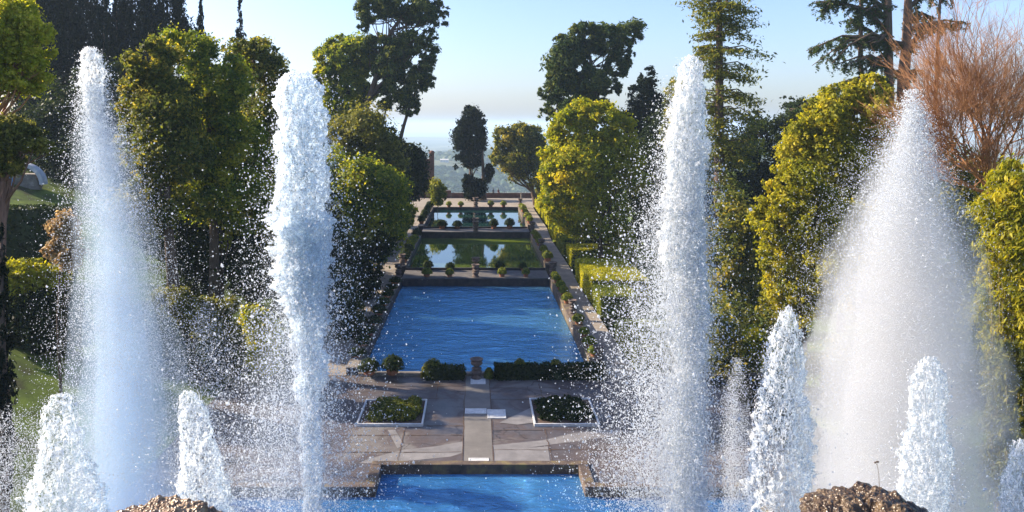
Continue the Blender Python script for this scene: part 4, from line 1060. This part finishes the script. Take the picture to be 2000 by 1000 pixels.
def mist(root,base,D,rows,name,dens,colr,shells=(1,.72,.48,.26),seed=1,g=.35,nz=60,na=32):
    """nested plumes with uniform density inside each"""
    a=np.array(rows,float); ys=np.linspace(a[0,0],a[-1,0],nz); xc=np.interp(ys,a[:,0],a[:,1]); hw=np.interp(ys,a[:,0],a[:,2]); px=D/F
    for k,sc in enumerate(shells):
        key=(round(dens[k],4),colr,g)
        if key not in MIST: MIST[key]=mist_mat('mist_%d'%len(MIST),dens[k],colr,g)
        V=[];
        for i in range(nz):
            cz=H-(ys[i]-CY)*px; rr=max(.02,hw[i]*px*sc); cx_=(xc[i]-CX)*px
            if i==0 or i==nz-1: rr*=.2
            for j in range(na):
                t=6.28318*j/na; nn=noise.fractal(Vector((math.cos(t)*1.5,math.sin(t)*1.5,cz*.5+k*9+seed)),1,2,3)
                q=rr*(1+.22*nn); V.append((cx_+math.cos(t)*q-base[0],D+math.sin(t)*q-base[1],cz-(1-sc)*(0 if i else .6)-base[2]))
        b=MB(); jj=range(na); f=[((i+1)*na+j,(i+1)*na+(j+1)%na,i*na+(j+1)%na,i*na+j) for i in range(nz-1) for j in jj]
        f.append(tuple(range(na))); f.append(tuple((nz-1)*na+j for j in jj)[::-1]); b.add(V,f)
        o=b.build(name,MIST[key],root,smooth=True)

def jet(D,xb,label,group=None):
    base=np.array([(xb-CX)*D/F,D,6.7]); return empty('water_jet',base,label,'water jet',group),base
TJ='tall jets of the fountain'; SJ='short thick jets in front'
# leftmost tall jet: broken head, blue mist below
r_,b_=jet(20,235,'leftmost tall jet with a broken white head dissolving into wide blue mist',TJ)
core(r_,b_,20,[(92,177,5),(104,178,16),(140,181,17),(190,182,17),(225,184,10)],'head','foam',1,.36,180,90,1.2,1.0)
spray(r_,b_,20,[(92,178,8,10,.3),(120,180,12,14,1.2),(170,182,16,18,2),(230,187,20,22,2),(330,200,30,30,1),(480,215,44,50,.15)],18000,.003,.022,1,power=3)
spray(r_,b_,20,[(180,185,18,20,.5),(300,198,28,32,1.5),(500,225,44,52,3),(750,245,55,72,4),(1010,250,66,95,4)],110000,.004,.0125,2,name='fine_spray',tiny=True,power=2,flow=.4)
spray(r_,b_,20,[(150,185,30,30,.3),(400,205,60,75,1.5),(700,235,75,110,2),(1010,250,85,140,2)],14000,.004,.016,3,name='outer_spray',power=2.5)
mist(r_,b_,20,[(150,182,16),(220,188,34),(300,200,54),(500,224,78),(700,240,105),(1030,252,135)],'mist',(.12,.22,.36,.45),(.58,.74,.94),seed=3)
# left big jet
M['foam_blue'] = foam_mat('foam_bluish', .50, 14, colr=(.76,.86,.97), mscale=(1,1,.5))
r_,b_=jet(17,590,'tall thick white jet left of the ponds with a solid rounded head',TJ)
core(r_,b_,17,[(141,583,8),(150,585,28),(175,587,38),(230,588,42),(300,590,44),(420,592,44),(520,594,40),(600,596,28)],'column','foam_blue',4,.24,420,150)
core(r_,b_,17,[(420,592,44),(560,594,38),(680,600,22),(800,606,15),(1020,612,12)],'falling_column','foam_blue',5,.55,320,80,1.0,1.0)
spray(r_,b_,17,[(145,586,30,34,.6),(250,590,32,34,1.5),(450,592,40,38,2.2),(620,590,46,44,2.4),(800,590,56,54,2.2),(1010,590,70,70,2.4)],46000,.003,.022,6,power=2.6)
spray(r_,b_,17,[(250,588,50,50,.3),(450,585,80,80,1.4),(650,570,100,95,2.4),(850,545,120,110,3),(1010,540,130,125,3)],32000,.0025,.021,7,name='outer_spray',power=5,flow=.35)
spray(r_,b_,17,[(480,570,60,60,.3),(700,550,80,70,2.4),(1010,530,100,90,4)],30000,.003,.009,8,name='fine_spray',tiny=True,power=1.5,flow=.4)
mist(r_,b_,17,[(430,588,30),(600,585,70),(800,570,110),(1030,560,150)],'mist',(.035,.05,.06),(.75,.86,1.0),shells=(1,.66,.36),seed=12)
strands(r_,b_,17,[(150,587,30,34,1),(250,590,41,41,2),(420,592,48,45,3),(620,598,34,34,3),(800,605,20,20,2),(1010,612,17,17,2)],2600,61)
# right big jet
r_,b_=jet(17,1345,'tallest white jet right of the ponds with spray trailing to its left',TJ)
core(r_,b_,17,[(106,1350,5),(118,1350,17),(160,1348,23),(220,1345,29),(300,1341,32),(400,1337,34),(520,1334,36)],'column','foam',9,.30,420,140,1.2,.6)
core(r_,b_,17,[(480,1345,26),(620,1350,24),(800,1340,22),(1020,1335,26)],'falling_column','foam',10,.5,320,80,1,1)
spray(r_,b_,17,[(112,1350,12,10,.4),(200,1345,24,16,1.5),(320,1340,30,24,2.2),(500,1335,42,30,3),(700,1330,60,30,3.2),(1010,1325,75,34,3.2)],80000,.003,.020,11,power=2.6,flow=.4)
spray(r_,b_,17,[(180,1335,22,14,.2),(350,1310,60,50,1),(550,1300,75,70,2.2),(750,1285,80,80,3),(1010,1275,85,90,3)],44000,.0025,.022,12,name='outer_spray',power=5,flow=.35)
spray(r_,b_,17,[(240,1345,24,18,.5),(450,1340,44,26,3),(700,1330,66,30,3),(1010,1325,84,34,4)],80000,.003,.010,13,name='fine_spray',tiny=True,power=1.5,flow=.45)
mist(r_,b_,17,[(200,1345,16),(350,1343,40),(520,1338,56),(750,1338,64),(1030,1335,76)],'mist',(.05,.12,.22,.3),(.97,.98,1.0),seed=6)
strands(r_,b_,17,[(120,1350,16,14,1),(250,1344,28,24,2),(420,1337,36,30,3),(620,1340,40,36,3),(1010,1335,44,36,3)],4200,62)
# right wide misty jet
r_,b_=jet(22,1770,'widest jet at right spreading into a pale cloud of mist',TJ)
spray(r_,b_,22,[(175,1782,8,8,.3),(220,1782,14,13,1),(280,1778,22,22,2),(380,1770,38,42,2),(520,1765,60,60,1)],42000,.003,.022,14,power=2.8,flow=.35)
spray(r_,b_,22,[(200,1780,20,18,.3),(350,1760,70,55,2),(500,1745,95,75,3),(700,1740,110,85,3),(1010,1740,120,95,3)],80000,.004,.0145,15,name='outer_spray',power=2.2,tiny=True,flow=.4)
spray(r_,b_,22,[(250,1778,22,22,.6),(400,1772,40,45,2),(650,1765,70,70,3),(1010,1762,90,90,4)],90000,.004,.013,16,name='fine_spray',tiny=True,power=1.5,flow=.3)
mist(r_,b_,22,[(205,1782,14),(280,1778,45),(400,1770,100),(540,1762,150),(750,1752,190),(1030,1752,225)],'mist',(.17,.28,.4,.5),(.93,.94,.96),seed=9)
# thin jet foot at 1440
r_,b_=jet(21,1440,'thin fading plume between the right big jet and the pointed jet',None)
spray(r_,b_,21,[(700,1440,6,6,.4),(800,1436,14,16,1.5),(1010,1432,26,28,3)],26000,.003,.011,17,tiny=True,power=1.6,flow=.2)
r_,b_=jet(19,395,'low fading plume of spray between the misty jet and the left big jet',None)
spray(r_,b_,19,[(590,400,10,10,.3),(700,405,36,40,1.5),(850,410,55,60,3),(1010,420,70,80,4)],24000,.003,.011,18,tiny=True,power=1.6,flow=.3)
r_,b_=jet(18,25,'pale blue spray in the lower left corner',None)
spray(r_,b_,18,[(800,20,30,40,.4),(900,15,40,50,2),(1010,15,50,60,3)],15000,.003,.012,19,tiny=True,power=1.6,flow=.4)
# short jets
def short(D,rows,label,seed,n=9000,amp=.22):
    r_,b_=jet(D,rows[-1][1],label,SJ)
    core(r_,b_,D,rows,'column','foam_thick',seed,amp,300,130,1.6,.6)
    sp=[(y,x,w*.75,w*.75,1+3*i/len(rows)) for i,(y,x,w) in enumerate(rows)]
    spray(r_,b_,D,sp,n,.002,.014,seed,power=3,flow=.35)
    strands(r_,b_,D,[(y,x,w*.95,w*.95,1+3*i/len(rows)) for i,(y,x,w) in enumerate(rows)],n//9,seed+50,.003,.016)
short(13.5,[(770,117,6),(778,118,20),(800,118,27),(830,114,30),(870,118,38),(920,122,46),(960,128,55),(1030,132,66)],'short white jet nearest the lower left corner',21)
short(14.5,[(764,368,5),(772,370,15),(800,378,24),(850,384,30),(900,390,36),(960,398,44),(1030,410,54)],'short white jet just left of the left big jet, right of the light rock',22)
short(13.5,[(600,1541,4),(610,1540,12),(650,1538,24),(700,1533,32),(760,1528,38),(850,1525,48),(950,1520,56),(1030,1518,62)],'pointed medium jet left of the right rock, tallest of the short ones',23,16000)
short(12,[(697,1818,5),(705,1817,16),(730,1814,26),(790,1812,28),(860,1810,34),(930,1806,40),(1030,1804,48)],'short knobbly white jet in front of the wide mist, above the right rock',24)
short(13,[(860,1996,6),(870,1997,16),(900,1994,20),(950,1990,28),(1030,1992,36)],'short jet cut by the right edge of the picture',25,5000)

# ------------------------------------------------------------------ haze, light, camera
b=MB(); b.box(-8000,8000,-90,16000,-140,62); hz=b.build('haze',mist_mat('haze_air',.00019,(.60,.79,1.0),.05)); hz['kind']='stuff'; hz['label']='blue haze over the distant plain'

SUN_AZ=(-.955,.30); SUN_EL=26
sc=bpy.context.scene
w=bpy.data.worlds.new('World'); sc.world=w; w.use_nodes=True; nt=w.node_tree
bg=nt.nodes['Background']; sky=nt.nodes.new('ShaderNodeTexSky'); sky.sky_type='NISHITA'; sky.sun_disc=False
sky.sun_elevation=R(SUN_EL); az=math.atan2(SUN_AZ[0],SUN_AZ[1]); sky.sun_rotation=az
sky.altitude=200; sky.air_density=1.0; sky.dust_density=2.0; sky.ozone_density=3.5
tn=nt.nodes.new('ShaderNodeMixRGB'); tn.blend_type='MULTIPLY'; tn.inputs[0].default_value=1; tn.inputs[2].default_value=(.97,.94,1.06,1)
nt.links.new(sky.outputs[0],tn.inputs[1]); nt.links.new(tn.outputs[0],bg.inputs[0]); bg.inputs[1].default_value=.11
L=bpy.data.lights.new('Sun','SUN'); L.energy=5; L.angle=R(.55); L.color=(1,.86,.66)
lo=bpy.data.objects.new('Sun',L); col.objects.link(lo)
d=Vector((SUN_AZ[0],SUN_AZ[1],0)).normalized()*math.cos(R(SUN_EL))+Vector((0,0,math.sin(R(SUN_EL))))
lo.rotation_euler=d.to_track_quat('Z','Y').to_euler(); lo.location=(-60,60,60)

cam=bpy.data.cameras.new('Camera'); cam.sensor_width=36; cam.lens=36*F/2000; cam.shift_x=(1000-CX)/2000; cam.shift_y=-(500-CY)/2000
cam.clip_start=.1; cam.clip_end=40000
co=bpy.data.objects.new('Camera',cam); col.objects.link(co); co.location=(0,0,H); co.rotation_euler=(R(90),0,0); sc.camera=co
sc.view_settings.view_transform='Standard'; sc.view_settings.look='None'; sc.view_settings.gamma=1; sc.view_settings.exposure=1.32
sc.cycles.use_denoising=True; sc.cycles.max_bounces=8; sc.cycles.diffuse_bounces=3; sc.cycles.glossy_bounces=3
sc.cycles.transmission_bounces=4; sc.cycles.transparent_max_bounces=48; sc.cycles.volume_bounces=2; sc.cycles.volume_max_steps=64
sc.cycles.caustics_reflective=False; sc.cycles.caustics_refractive=False; sc.cycles.sample_clamp_indirect=4
